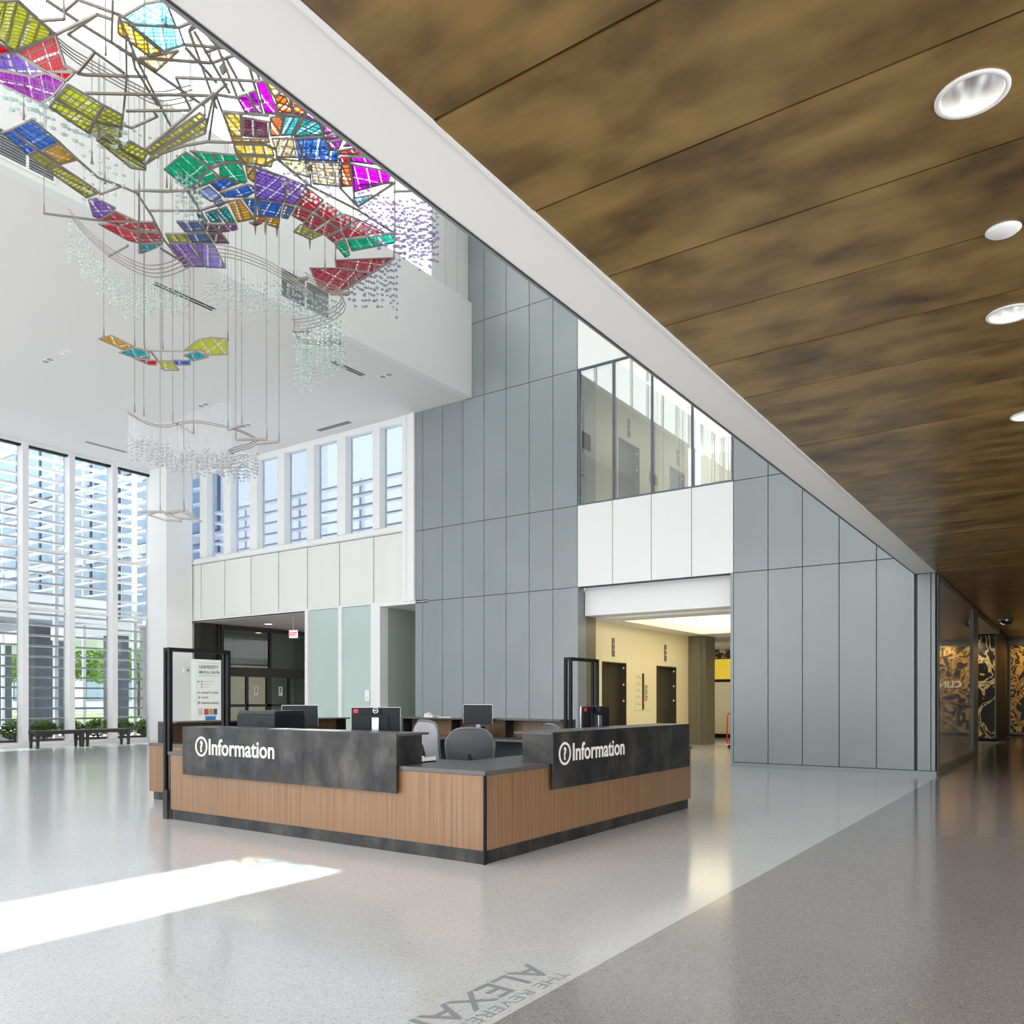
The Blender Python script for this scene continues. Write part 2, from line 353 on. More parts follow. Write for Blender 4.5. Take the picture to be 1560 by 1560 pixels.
# ================================================================== FLOORS
fl = struct(box('floor', -28.5, -2.07, -8, 37, -0.12, 0, 'terrazzo_white'), 'polished pale grey terrazzo lobby floor')
fd = struct(box('floor_corridor', -2.07, 4.5, -8, 37, -0.12, 0, 'terrazzo_dark'), 'polished dark grey terrazzo corridor floor')
text('floor_lettering', 'ALEXANDER', 0.245, (-2.385, 3.56, 0.0005), (0, -1, 0), (1, 0, 0), 'grey_letter', fl, 0.0008, 0.002, squeeze=1.18)
text('floor_lettering', 'THE REVEREND', 0.10, (-2.185, 3.56, 0.0005), (0, -1, 0), (1, 0, 0), 'grey_letter', fl, 0.0008, -0.0012, squeeze=1.46)

# ================================================================== HIGH BAY, LOW CEILING, BEAM
struct(box('ceiling', -26.3, -12.95, -8, 17.0, ZC, ZC + 0.3, 'ceiling_paint'), 'smooth white lobby ceiling over the window side')
rf = MB(); sx0, sx1, sy0, sy1 = -10.20, -9.05, -3.0, 5.29     # sky slot in the roof that throws the sun patch
rf.box(-13.75, sx0, -8, 17, ZR, ZR + 0.3).box(sx1, -2.0, -8, 17, ZR, ZR + 0.3).box(sx0, sx1, -8, sy0, ZR, ZR + 0.3).box(sx0, sx1, sy1, 17, ZR, ZR + 0.3)  # unseen eave runs out past the clerestory, added to block its sun
struct(rf.build('ceiling_roof', 'white_paint'), 'white roof of the high skylit bay')
bk = struct(box('wall_bulkhead', -12.95, -12.73, -8, W - 0.01, ZC, 11.55, 'white_paint'), 'white bulkhead wall dropping from the skylit bay')
def grille(y0, y1, z0, z1, lab):
    gm = MB(); gm.box(-12.73, -12.715, y0 - .04, y1 + .04, z0 - .04, z0).box(-12.73, -12.715, y0 - .04, y1 + .04, z1, z1 + .04).box(-12.73, -12.715, y0 - .04, y0, z0, z1).box(-12.73, -12.715, y1, y1 + .04, z0, z1)
    gm.box(-12.73, -12.715, (y0 + y1) / 2 - .02, (y0 + y1) / 2 + .02, z0, z1)
    r = thing('air_grille', (-12.72, (y0 + y1) / 2, z0), lab, 'air vent')
    gm.build('frame', 'white_metal', r); box('backing', -12.73, -12.728, y0, y1, z0, z1, 'vent_dark', r)
    k = 0
    z = z0 + 0.03
    while z < z1:
        box('slat', -12.728, -12.718, y0, y1, z - .008, z + .008, 'soffit_edge', r); z += 0.042
grille(5.35, 6.1, 9.24, 9.62, 'grey louvred air grille on the bulkhead behind the blue glass panels'); grille(10.38, 11.6, 9.26, 9.80, 'grey louvred air grille on the bulkhead behind the red glass wedge')
cl = struct(MB().box(-12.95, -12.8, -8, 15.05, 11.55, 11.62).box(-12.95, -12.8, -8, 15.05, 13.6, ZR).build('window_1', 'white_metal'), 'tall clerestory glazing above the bulkhead')
yy = 15.0
while yy > -7:
    box('mullion', -12.93, -12.83, yy - .03, yy + .03, 11.6, 13.6, 'white_metal', cl)
    box('glass_pane', -12.89, -12.88, yy - 1.27, yy - .03, 11.62, 13.6, 'glass', cl); yy -= 1.3
wp = struct(box('wall_clerestory_end', -12.95, -12.85, 15.05, W - 0.02, 11.55, ZR, 'white_panel'), 'white upright panels ending the clerestory')
for k in range(3): box('wall_panel', -12.85, -12.83, 15.06 + .46 * k, 15.50 + .46 * k, 11.56, ZR, 'white_panel', wp)
bm_ = struct(box('trim_1', -2.45, -2.11, -8, W - 0.005, 3.70, ZR, 'white_paint'), 'long white beam and fascia between lobby and corridor')
box('edge_strip', -2.458, -2.45, -8, W - 0.01, 3.695, 3.74, 'dark_joint', bm_)
box('edge_strip', -2.49, -2.458, -8, W - 0.01, 3.71, 3.76, 'soffit_edge', bm_)
box('edge_strip', -2.118, -2.10, -8, W - 0.01, 3.69, 3.702, 'white_metal', bm_)

# ================================================================== BRONZE CORRIDOR CEILING
wc = struct(box('ceiling_corridor', -2.11, 4.5, -8, 37, 3.95, 4.2, 'dark_joint'), 'patinated bronze panel ceiling over the corridor')
LAMPY = (3.53, 5.67, 7.79, 9.93, 12.05)
y = 2.47 - 0.726 * 14; shared = None
while y < 36:
    y1 = y + 0.726; lam = [q for q in LAMPY if y < q < y1]; dz = random.uniform(-.004, .004); gp = .007
    if not lam:
        o = MB().box(-2.10, 4.5, -0.363 + gp, 0.363 - gp, 0, 0.05).build('ceiling_panel', 'bronze_ceiling') if shared is None else bpy.data.objects.new('ceiling_panel', shared)
        if shared is None: shared = o.data
        else: col.objects.link(o)
        o.parent = wc; o.location = (0, y + 0.363, 3.70 + dz)
    else:
        cx, cy, R, q = -0.33, lam[0], 0.112, 0.125; b_ = MB(); z = 3.70
        cy = min(max(cy, y + .14), y1 - .14)
        def quad(x0, x1, ya, yb): b_.add([(x0, ya, z), (x0, yb, z), (x1, yb, z), (x1, ya, z)], [(0, 1, 2, 3)])
        ya, yb = y + gp, y1 - gp
        quad(-2.10, cx - q, ya, yb); quad(cx + q, 4.5, ya, yb); quad(cx - q, cx + q, ya, cy - q); quad(cx - q, cx + q, cy + q, yb)
        S = 32; V = []
        for k in range(S):
            t = 2 * math.pi * k / S; c_, s_ = math.cos(t), math.sin(t); mm = q / max(abs(c_), abs(s_)); V += [(cx + R * c_, cy + R * s_, z), (cx + mm * c_, cy + mm * s_, z)]
        b_.add(V, [(2 * k, 2 * k + 1, (2 * k + 3) % (2 * S), (2 * k + 2) % (2 * S)) for k in range(S)])
        b_.add([(-2.1, ya, z), (4.5, ya, z), (4.5, ya, z + .05), (-2.1, ya, z + .05)], [(0, 1, 2, 3)]); b_.add([(-2.1, yb, z), (4.5, yb, z), (4.5, yb, z + .05), (-2.1, yb, z + .05)], [(0, 1, 2, 3)])
        b_.build('ceiling_panel', 'bronze_ceiling', wc)
        r = thing('recessed_downlight', (cx, cy, 3.70), 'round recessed downlight with silver reflector in bronze ceiling', 'ceiling light', 'corridor ceiling downlights')
        MB().lathe((cx, cy, 3.70), [(.128, 0), (.128, -.006), (.110, -.008), (.106, 0.0), (.106, .004)], 40).build('trim_ring', 'white_metal', r, True)
        MB().lathe((cx, cy, 3.70), [(.107, .002), (.103, .05), (.088, .12), (.06, .17), (.0, .19)], 40).build('reflector', 'reflector', r, True)
        spot('lamp', (cx, cy, 3.78), (cx, cy, 0), 45, 110, (1, 0.93, 0.82), 0.8, 0.08, r)
    y = y1
for yy in (4.64,):
    MB().lathe((-0.30, yy, 3.70), [(.0, -.014), (.062, -.014), (.068, -.008), (.068, .002)], 32)
    r = thing('ceiling_speaker', (-0.30, yy, 3.69), 'small flat white disc on the bronze ceiling between two downlights', 'ceiling disc')
    MB().lathe((-0.30, yy, 3.70), [(.0, -.014), (.064, -.014), (.070, -.008), (.070, .002)], 32).build('cover', 'white_paint', r, True)
    MB().lathe((-0.30, yy, 3.70), [(.070, -.004), (.078, -.003), (.078, .002), (.07, .002)], 32).build('rim', 'white_metal', r, True)

# ================================================================== BACK WALL
bw_ = MB()
bw_.box(-14.66, -9.61, W + .04, W + .3, 0, ZC).box(-12.95, -9.61, W + .04, W + .3, ZC, ZR)
bw_.box(-9.61, -5.87, W + .04, W + .3, 4.03, 5.90).box(-9.61, -5.87, W + .04, W + .3, 9.13, ZR)
bw_.box(-5.87, -2.13, W + .04, W + .3, 0, ZR)
wb = struct(bw_.build('wall_back', 'dark_joint'), 'tall grey metal panel wall behind the information desk')
GP = .008
def panels(xs, rows, mat):
    for a, c in zip(xs[:-1], xs[1:]):
        for r0, r1 in zip(rows[:-1], rows[1:]):
            x1 = c; top = r1
            if c > -2.46: top = min(top, 3.695)
            if top - r0 < .1: continue
            box('wall_panel', a + GP, x1 - GP, W, W + .04, r0 + GP, top - GP, mat, wb)
LX = [-14.67, -14.4, -13.71, -13.03, -12.35, -11.66, -10.97, -10.29, -9.61]
panels(LX, [0.02] + ROWS[:3], 'grey_panel')
panels([-12.94] + LX[4:], ROWS[2:], 'grey_panel')
panels([-9.61, -8.69, -7.73, -6.79, -5.87], [4.02, 5.93], 'white_panel')
panels([-9.61, -7.73, -5.87], [9.12, ZR], 'white_panel')
RX = [-5.87, -5.15, -4.47, -3.78, -3.11, -2.46]
panels(RX, [0.09] + ROWS[:4], 'grey_panel')
panels([-2.42, -2.19, -2.115], [0.09, 3.70], 'grey_panel')
bb = struct(box('baseboard_back', -5.93, -2.10, W - .012, W + .02, 0, 0.085, 'grey_panel'), 'low grey metal base channel under the panel wall')
# jambs and lintel of the elevator hall opening
jm = struct(box('trim_2', -9.79, -9.60, W + .001, 17.30, 0, 4.02, 'grey_panel'), 'grey metal jamb at the elevator hall mouth')
box('return_panel', -9.60, -9.592, 16.86, 17.30, 0, 3.4, 'taupe_metal', jm)
struct(box('trim_3', -5.93, -5.87, W - .012, 17.2, 0.085, 4.02, 'grey_panel'), 'slim grey jamb beside the elevator hall')
struct(box('trim_4', -9.58, -5.94, 16.755, 17.30, 3.37, 4.12, 'white_paint'), 'white dropped lintel over the elevator hall')

# ---- window of the upper elevator lobby
uw = struct(MB().box(-9.61, -5.87, W + .02, W + .12, 5.90, 5.97).box(-9.61, -5.87, W + .02, W + .12, 9.09, 9.13).box(-9.61, -9.56, W + .02, W + .12, 5.97, 9.1).box(-5.92, -5.87, W + .02, W + .12, 5.97, 9.1)
            .build('window_2', 'facade_dark'), 'upper floor glazing over the elevator hall mouth')
UX = [-9.56, -8.69, -7.73, -6.79, -5.92]
for a, c in zip(UX[:-1], UX[1:]):
    box('glass_pane', a + .02, c - .02, W + .045, W + .057, 5.97, 9.09, 'mirror_glass', uw)
    if c < -6: box('mullion', c - .025, c + .025, W + .03, W + .16, 5.97, 9.09, 'facade_dark', uw)
def lobby(z0, zc, ceil_mat, cream, doors, doormat, ztop, name, first):
    """elevator lobby: cream left wall with two lift doors"""
    X0 = -9.8; m_ = MB(); ys = 17.31; prev = ys
    for a, c in doors: m_.box(X0 - .25, X0, prev, a, z0, zc); m_.box(X0 - .25, X0, a, c, ztop, zc); prev = c
    m_.box(X0 - .25, X0, prev, 23.5, z0, zc)
    wl = struct(m_.build('wall_' + name, cream), 'cream glass wall of the %s with two lift doors' % name.replace('_', ' '))
    for i, (a, c) in enumerate(doors):
        d = struct(MB().box(X0 - .25, X0 + .01, a, a + .03, z0, ztop).box(X0 - .25, X0 + .01, c - .03, c, z0, ztop).box(X0 - .25, X0 + .01, a, c, ztop - .03, ztop).build('door_%d' % (first + i), doormat), 'dark metal lift door in the cream wall')
        mid = (a + c) / 2
        box('door_leaf', X0 - .22, X0 - .18, a + .03, mid - .003, z0, ztop - .03, doormat, d); box('door_leaf', X0 - .22, X0 - .18, mid + .003, c - .03, z0, ztop - .03, doormat, d)
        for zz in (z0 + 1.35, z0 + 1.78, z0 + 2.22): 
            if zz < ztop - .08: MB().octa((X0 - .06, c - .035, zz), .035, .035).build('call_indicator', 'white_letter', d)
        r = thing('hall_lantern', (X0, mid, ztop + .3), 'narrow dark lantern plate above the %s lift door %s' % ('upper lobby' if z0 > 1 else 'ground floor', 'next to the grey jamb' if i == 0 else 'deeper in the hall'), 'lift indicator')
        box('plate', X0, X0 + .015, a + .52, a + .66, ztop + .14, ztop + .62, 'taupe_metal' if z0 < 1 else 'slate_door', r)
        for k in (0, 1): MB().octa((X0 + .02, a + .59, ztop + .32 + .14 * k), .03, .03).build('indicator_light', 'white_letter', r)
    return wl
lobby(0, 3.33, '', 'cream', [(17.99, 19.32), (21.2, 22.57)], 'bronze_door', 2.35, 'elevator_hall', 1)
lobby(5.86, 9.1, '', 'cream_upper', [(18.88, 20.11), (22.1, 23.2)], 'slate_door', 8.23, 'upper_elevator_lobby', 3)
# ground hall ceiling with its luminous tray
hc = MB(); tx0, tx1, ty0, ty1 = -9.2, -5.9, 18.0, 23.0
hc.box(-9.8, -4.5, 17.3, ty0, 3.33, 3.45).box(-9.8, -4.5, ty1, 24.6, 3.33, 3.45).box(-9.8, tx0, ty0, ty1, 3.33, 3.45).box(tx1, -4.5, ty0, ty1, 3.33, 3.45)
hcs = struct(hc.build('ceiling_hall', 'white_paint'), 'white elevator hall ceiling around a glowing tray')
lt = thing('luminous_tray', ((tx0 + tx1) / 2, (ty0 + ty1) / 2, 3.5), 'large glowing warm white ceiling tray in the ground elevator hall', 'ceiling light')
box('diffuser', tx0, tx1, ty0, ty1, 3.52, 3.54, 'luminous_ceiling', lt)
MB().box(tx0 - .02, tx0, ty0, ty1, 3.45, 3.54).box(tx1, tx1 + .02, ty0, ty1, 3.45, 3.54).box(tx0, tx1, ty0 - .02, ty0, 3.45, 3.54).box(tx0, tx1, ty1, ty1 + .02, 3.45, 3.54).build('frame', 'white_metal', lt)
struct(box('wall_hall_right', -4.7, -4.5, 16.76, 26, 0, 3.33, 'cream'), 'cream right wall of the elevator hall')
struct(box('ceiling_upper_lobby', -9.8, -4.5, 16.76, 24.5, 9.1, 9.2, 'white_paint'), 'white upper lobby ceiling')
struct(box('floor_upper_lobby', -9.8, -4.5, 16.76, 24.5, 5.74, 5.86, 'terrazzo_white'), 'upper lobby floor slab')
struct(box('wall_upper_back', -9.8, -4.5, 24.5, 24.7, 5.86, 9.1, 'cream_upper'), 'cream back wall of the upper lobby')
struct(box('wall_upper_right', -4.7, -4.5, 16.76, 24.5, 5.86, 9.1, 'cream_upper'), 'cream side wall of the upper lobby')
ul = thing('upper_light_panel', (-7.6, 20.5, 9.09), 'long warm light panel on the upper lobby ceiling', 'ceiling light')
box('diffuser', -8.6, -6.6, 18.0, 23.0, 9.075, 9.085, 'luminous_upper', ul); box('frame', -8.65, -6.55, 17.95, 23.05, 9.086, 9.098, 'white_metal', ul)
struct(box('wall_upper_entry', -9.79, -9.60, 16.76, 17.30, 5.86, 9.1, 'grey_panel'), 'grey return wall beside the upper window')
# lift call directory on the cream wall
r = thing('lift_directory', (-9.8, 20.25, 1.1), 'floor directory with a dark strip between the two ground lift doors', 'directory sign')
box('plate', -9.797, -9.788, 19.85, 20.85, 1.10, 2.12, 'cream', r); box('call_strip', -9.795, -9.775, 20.25, 20.36, 1.12, 2.10, 'bronze_door', r)
box('call_button', -9.775, -9.765, 20.27, 20.34, 1.27, 1.36, 'red_sticker', r)
for k in range(5):
    z = 1.25 + .18 * k; box('floor_entry', -9.79, -9.785, 19.92, 20.18, z, z + .012, 'grey_letter', r); box('floor_entry', -9.79, -9.785, 19.92, 20.10, z + .05, z + .06, 'grey_letter', r)
for k in range(9): box('floor_entry', -9.79, -9.785, 20.42, 20.55 + .03 * (k % 3), 1.35 + .05 * k, 1.375 + .05 * k, 'ink', r)
# pillar and far end of the hall
pl = struct(MB().box(-10.05, -9.46, 23.5, 24.4, 0, 3.33).build('wall_pillar', 'grey_panel'), 'grey metal pillar at the far end of the hall')
box('pillar_face', -9.46, -9.30, 23.62, 24.4, 0, 3.33, 'taupe_metal', pl); box('pillar_face', -9.79, -9.47, 23.485, 23.5, 0.02, 3.32, 'taupe_metal', pl)
YF = 28.5
struct(box('ceiling_hall_far', -12.2, -4.5, 24.6, 29, 3.2, 3.6, 'vestibule_ceiling'), 'dim ceiling at the far end of the hall')
struct(box('wall_hall_side', -12.2, -12.0, 24.4, 29, 0, 3.3, 'cream'), 'cream side wall beyond the hall pillar')
struct(box('wall_hall_side_right', -4.7, -4.5, 26, 29, 0, 3.3, 'cream'), 'cream wall end beyond the elevator hall')
wf = struct(box('wall_hall_far', -12, -4.5, YF, YF + .2, 0, 3.3, 'cream'), 'cream wall closing the elevator hall')
z1 = atY(1095, 1003, YF).z; z2 = atY(1095, 1035, YF).z; z3 = atY(1095, 968, YF).z
box('trim_bar', -12, -4.5, YF - .03, YF, z2 - .1, z2, 'black_metal', wf); box('trim_bar', -12, -4.5, YF - .03, YF, 0, .14, 'black_metal', wf)
r = thing('lit_transom', (-8.2, YF, z2), 'glowing yellow transom panel on the far hall wall', 'light panel')
for k in range(3): box('glass_pane', -11.9 + 1.2 * k, -10.72 + 1.2 * k, YF - .028, YF - .003, z2 + .01, z1 - .02, 'yellow_glow', r)
r = thing('splash_artwork', (-8.2, YF, z1), 'black artwork with gold splashes high on the far hall wall', 'artwork')
box('canvas', -11.95, -6.5, YF - .06, YF - .002, z1, 3.195, 'black_gold', r); box('frame', -11.97, -6.48, YF - .04, YF - .001, z1 - .03, z1, 'black_metal', r)
# red platform cart with a carton
c0 = atZ(1107, 1140, 0); r = thing('platform_cart', (c0.x + .35, c0.y, 0), 'red push cart with bent tube handle in the elevator hall', 'cart')
cx, cy = c0.x + .1, c0.y
MB().tube([(cx, cy - .22, .16), (cx, cy - .22, .92), (cx + .02, cy - .19, .99), (cx + .02, cy + .19, .99), (cx, cy + .22, .92), (cx, cy + .22, .16)], .022, 8).build('handle', 'cart_red', r, True)
MB().box(cx - .03, cx + .85, cy - .26, cy + .26, .14, .18).build('platform', 'cart_red', r)
for a in (.06, .74):
    for s in (-.2, .2): MB().tube([(cx + a, cy + s - .015, .06), (cx + a, cy + s + .015, .06)], .06, 12).build('wheel', 'rubber', r)
bx = cx + .16
r = thing('carton', (bx + .3, cy, .18), 'open brown cardboard carton on the red cart', 'box')
MB().box(bx + .06, bx + .55, cy - .22, cy + .22, .18, .19).box(bx + .06, bx + .07, cy - .22, cy + .22, .18, .52).box(bx + .54, bx + .55, cy - .22, cy + .22, .18, .52).box(bx + .06, bx + .55, cy - .22, cy - .21, .18, .52).box(bx + .06, bx + .55, cy + .21, cy + .22, .18, .52).build('carton_body', 'carton', r)
MB().add([(bx + .06, cy - .22, .52), (bx + .06, cy + .22, .52), (bx - .10, cy + .22, .58), (bx - .10, cy - .22, .58), (bx + .06, cy - .22, .51), (bx + .06, cy + .22, .51), (bx - .10, cy + .22, .57), (bx - .10, cy - .22, .57)],
         [(0, 1, 2, 3), (7, 6, 5, 4), (0, 3, 7, 4), (1, 5, 6, 2), (2, 6, 7, 3), (0, 4, 5, 1)]).build('carton_flap', 'carton', r)

# ================================================================== CORRIDOR END
gw = struct(MB().box(-2.20, -2.11, 16.75, 16.95, 0, 3.7).box(-2.20, -2.11, 16.95, 22.9, 0, .12).box(-2.20, -2.11, 16.95, 22.9, 3.62, 3.70).build('window_3', 'grey_panel'), 'filmed glass wall along the corridor beside the panel wall corner')
box('glass_pane', -2.165, -2.15, 16.95, 22.9, .12, 3.62, 'film_glass', gw)
box('end_post', -2.24, -2.11, 22.9, 24.1, 0, 3.70, 'grey_panel', gw)
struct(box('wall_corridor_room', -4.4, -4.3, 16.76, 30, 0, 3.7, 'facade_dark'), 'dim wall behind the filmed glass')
struct(box('ceiling_side_lobby', -4.4, -2.11, 24.1, 31.2, 3.55, 3.7, 'taupe_metal'), 'beige soffit beyond the glass wall')
struct(box('trim_6', -2.40, -2.112, W + .31, 37, 3.705, 4.2, 'facade_dark'), 'dark head wall over the corridor glass')
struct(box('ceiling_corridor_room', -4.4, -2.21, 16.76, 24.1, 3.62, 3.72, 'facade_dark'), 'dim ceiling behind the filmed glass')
sw = struct(box('wall_splash', -4.4, -2.2, 31.0, 31.3, 0, 3.55, 'black_metal'), 'black wall end beyond the glass wall')
r = thing('splash_artwork', (-2.7, 30.98, .1), 'black wall panel with gold splashes beyond the glass corridor wall', 'artwork')
box('canvas', -3.6, -2.24, 30.955, 30.995, .1, 3.5, 'black_gold', r); box('edge_trim', -2.24, -2.20, 30.945, 30.995, .1, 3.5, 'taupe_metal', r)
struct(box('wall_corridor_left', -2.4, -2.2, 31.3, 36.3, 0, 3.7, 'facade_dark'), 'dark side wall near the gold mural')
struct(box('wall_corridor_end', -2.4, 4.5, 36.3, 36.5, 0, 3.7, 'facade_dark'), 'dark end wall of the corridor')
struct(box('wall_corridor_right', 4.4, 4.5, 12, 36.3, 0, 3.7, 'taupe_metal'), 'taupe right wall of the corridor')
r = thing('gold_mural', (-.9, 36.28, .1), 'carved black and gold mural panel at the corridor end', 'artwork')
box('panel', -2.10, 0.9, 36.24, 36.3, .10, 3.45, 'gold_mural', r)
MB().box(-2.16, -2.10, 36.2, 36.3, .06, 3.5).box(.9, .96, 36.2, 36.3, .06, 3.5).box(-2.1, .9, 36.2, 36.3, 3.45, 3.5).box(-2.1, .9, 36.2, 36.3, .06, .1).build('frame', 'bronze_door', r)
r = thing('corridor_sign', (-.3, 36.2, 1.8), 'pale raised letters on the gold mural at the corridor end', 'sign')
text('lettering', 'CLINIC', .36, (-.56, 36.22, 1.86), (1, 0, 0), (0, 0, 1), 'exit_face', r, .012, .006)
for k, (yy, xx) in enumerate(((34.2, -1.2), (34.2, 0.2))):
    r = thing('mural_spotlight', (xx, yy, 3.62), 'small silver spotlight on the dark ceiling aimed at the mural', 'spotlight', 'mural spotlights')
    MB().tube([(xx, yy, 3.70), (xx, yy, 3.58)], .03, 10).build('stem', 'silver', r, True); MB().tube([(xx, yy - .03, 3.60), (xx, yy + .10, 3.52)], .05, 14, .07).build('head', 'silver', r, True)
    spot('lamp', (xx, yy + .12, 3.5), (xx, 36.3, 2.2), 130, 95, (1, .72, .35), .8, .04, r)
r = thing('art_spotlight', (-2.8, 29.8, 3.45), 'silver spotlight under the beige soffit aimed at the splashed panel', 'spotlight')
MB().tube([(-2.8, 29.8, 3.55), (-2.8, 29.8, 3.45)], .03, 10).build('stem', 'silver', r, True); MB().tube([(-2.8, 29.78, 3.47), (-2.8, 29.9, 3.40)], .05, 14, .07).build('head', 'silver', r, True)
spot('lamp', (-2.8, 29.9, 3.38), (-2.8, 31, 2.0), 70, 100, (1, .8, .5), .8, .04, r)
for (px, py) in ((1533, 947),):
    p = atZ(px, py, 3.64); r = thing('smoke_detector', (p.x, p.y, 3.62), 'round silver ceiling fixture at the dark corridor end', 'ceiling fixture')
    MB().lathe((p.x, p.y, 3.70), [(.0, -.16), (.10, -.15), (.16, -.09), (.16, 0)], 20).build('dome', 'silver', r, True); MB().lathe((p.x, p.y, 3.70), [(.16, -.02), (.2, -.01), (.2, 0)], 20).build('flange', 'silver', r, True)

# ================================================================== WINDOW WALL (left)
XG = -26.1; FY = [11.55 + 1.373 * k for k in range(-14, 4)]
wl = struct(MB().box(XG - .1, XG + .25, -8, W, 0, .10).box(XG - .1, XG + .3, -8, W, 9.03, ZC).build('wall_left', 'white_metal'), 'white framed window wall rising the full height of the lobby')
box('shade_slot', XG + .05, XG + .22, -8, W, 8.98, 9.03, 'black_metal', wl)
for k, fy in enumerate(FY):
    box('fin', XG - .05, XG + .32, fy - .085, fy + .085, .1, ZC, 'white_metal', wl)
    y2 = FY[k + 1] if k + 1 < len(FY) else W - .05
    for z0, z1 in ((.1, 4.11), (4.19, 5.93), (6.01, 9.0)): box('glass_pane', XG + .015, XG + .025, fy + .085, y2 - .085, z0, z1, 'tinted_glass', wl)
    for z in (4.15, 5.97): box('transom', XG - .03, XG + .12, fy + .085, y2 - .085, z - .04, z + .04, 'white_metal', wl)
# corner column
cc = struct(MB().box(-25.7, -24.72, 15.45, 16.40, 0, ZC).build('wall_column', 'white_paint'), 'square white corner column between the two window walls')
for z in (2.0, 4.1, 6.9): box('joint', -25.705, -24.715, 15.445, 16.405, z - .006, z + .006, 'ceiling_paint', cc)
p = atX(281, 1021, -24.71); r = thing('wall_camera', (p.x, p.y, p.z), 'small white wall device on the corner column', 'wall device')
box('mount', -24.72, -24.66, p.y - .05, p.y + .05, p.z - .08, p.z + .08, 'white_metal', r, .01); MB().octa((-24.62, p.y + .08, p.z), .06, .06).build('dome', 'soffit_edge', r, True)

# ================================================================== BACK CLERESTORY AND SPANDREL
def XW(px): return atY(px, 900, W).x
cw = struct(MB().box(-25.2, -15.1, W, W + .2, 5.97, 6.15).box(-25.2, -15.1, W - .02, W + .2, 8.95, ZC).box(-25.2, -15.05, W + .02, W + .2, 4.06, 4.12).build('window_4', 'white_metal'), 'white framed clerestory windows above the entrance')
PE = [(286, 308.5), (319, 345), (355.5, 384.5), (395.5, 426.5), (437, 471.5), (482, 517.5), (530, 571.5), (582, 613.5)]
prev = -25.2
for a, c in PE:
    xa, xc = XW(a), XW(c)
    if xa - prev > .02: box('mullion', prev, xa, W - .10, W + .2, 6.15, 8.95, 'white_metal', cw)
    box('glass_pane', xa, xc, W + .13, W + .14, 6.15, 8.95, 'tinted_glass_rear', cw); prev = xc
box('mullion', prev, -15.1, W - .02, W + .2, 6.15, 8.95, 'white_metal', cw)
box('sill', -25.2, -15.1, W - .05, W, 5.99, 6.03, 'white_metal', cw)
sp = struct(box('wall_spandrel', -25.2, -15.05, W + .06, W + .2, 4.06, 5.97, 'dark_joint'), 'glossy off-white spandrel panels under the clerestory')
JX = [-25.2] + [XW(q) for q in (306, 342, 382, 424, 468, 517, 569)] + [-15.05]
for a, c in zip(JX[:-1], JX[1:]): box('wall_panel', a + .02, c - .02, W + .01, W + .06, 4.10, 5.95, 'spandrel', sp)
for a in JX[1:-1]: box('joint_strip', a - .02, a + .02, W + .03, W + .065, 4.10, 5.95, 'soffit_edge', sp)
ps = struct(MB().box(-15.1, -14.95, W - .05, W + .3, 4.06, ZC).box(-14.95, -14.82, W - .02, W + .3, 4.06, ZC).box(-14.82, -14.66, W - .06, W + .3, 4.06, ZC).build('trim_5', 'white_paint'), 'white pilaster beside the grey panel wall')
# green glass screens and alcove under the spandrel
gs = struct(MB().box(XW(465), XW(469.5), W - .02, W + .15, 0, 4.06).box(XW(516), XW(521), W - .02, W + .15, 0, 4.06).box(XW(565.5), XW(579.5), W - .02, W + .3, 0, 4.06).build('window_5', 'white_metal'), 'frosted pale green glass screens under the spandrel')
for a, c in ((469.5, 516), (521, 565.5)): box('glass_pane', XW(a), XW(c), W + .05, W + .07, 0, 4.05, 'green_frost', gs)
struct(MB().box(XW(469), XW(579), W + .08, W + .11, 0, 4.05).build('wall_behind_screen', 'alcove'), 'pale green partition behind the glass screens')
struct(MB().box(-16.0, -14.0, 19.0, 19.2, 0, 4.0).box(XW(577), XW(579), W + .3, 19.0, 0, 4.0).box(-14.4, -14.2, W + .3, 19.0, 0, 4.0).build('wall_alcove', 'alcove'), 'grey green alcove walls beside the panel wall')
struct(box('ceiling_alcove', -16.0, -14.2, W, 19.2, 3.98, 4.06, 'white_paint'), 'white alcove soffit')
r = thing('alcove_door', (-15.1, 18.98, 0), 'narrow dark framed door at the back of the alcove', 'door')
box('leaf', -14.75, -14.45, 18.94, 18.98, 0, 2.1, 'slate_door', r); box('jamb', -14.80, -14.75, 18.92, 18.99, 0, 2.15, 'grey_panel', r)
p = atY(559, 1060, W); r = thing('card_reader', (p.x, W, p.z), 'small white card reader on the green glass screen frame', 'card reader')
box('case', p.x - .09, p.x + .09, W, W + .05, p.z - .16, p.z + .16, 'white_metal', r, .012); box('slot', p.x - .05, p.x + .05, W - .004, W, p.z - .06, p.z - .05, 'soffit_edge', r)

# ================================================================== ENTRANCE VESTIBULE
struct(box('ceiling_vestibule', -28.5, XW(466), W + .2, 24, 4.02, 4.1, 'vestibule_ceiling'), 'grey entrance ceiling')
vw = struct(box('wall_vestibule', -28.5, XW(466), 23.8, 24, 0, 4.02, 'vestibule_grey'), 'grey panelled wall beyond the entrance doors')
vf = struct(box('wall_vestibule_far', -28.5, -28.3, 17.3, 23.8, 0, 4.02, 'vestibule_grey'), 'far grey panelled vestibule wall')
for k in range(4):
    for q in range(3): box('wall_panel', -28.3, -28.28, 17.4 + 1.6 * k, 18.98 + 1.6 * k, .02 + 1.33 * q, 1.34 + 1.33 * q, 'vestibule_grey', vf)
struct(box('wall_vestibule_side', -28.5, -25.05, 16.75, 17.3, 0, 4.02, 'vestibule_grey'), 'grey side wall of the vestibule')
struct(box('wall_black_column', -25.0, -24.6, 16.66, 17.36, 0, 4.02, 'black_metal'), 'black clad column beside the entrance doors')
XS = -24.5
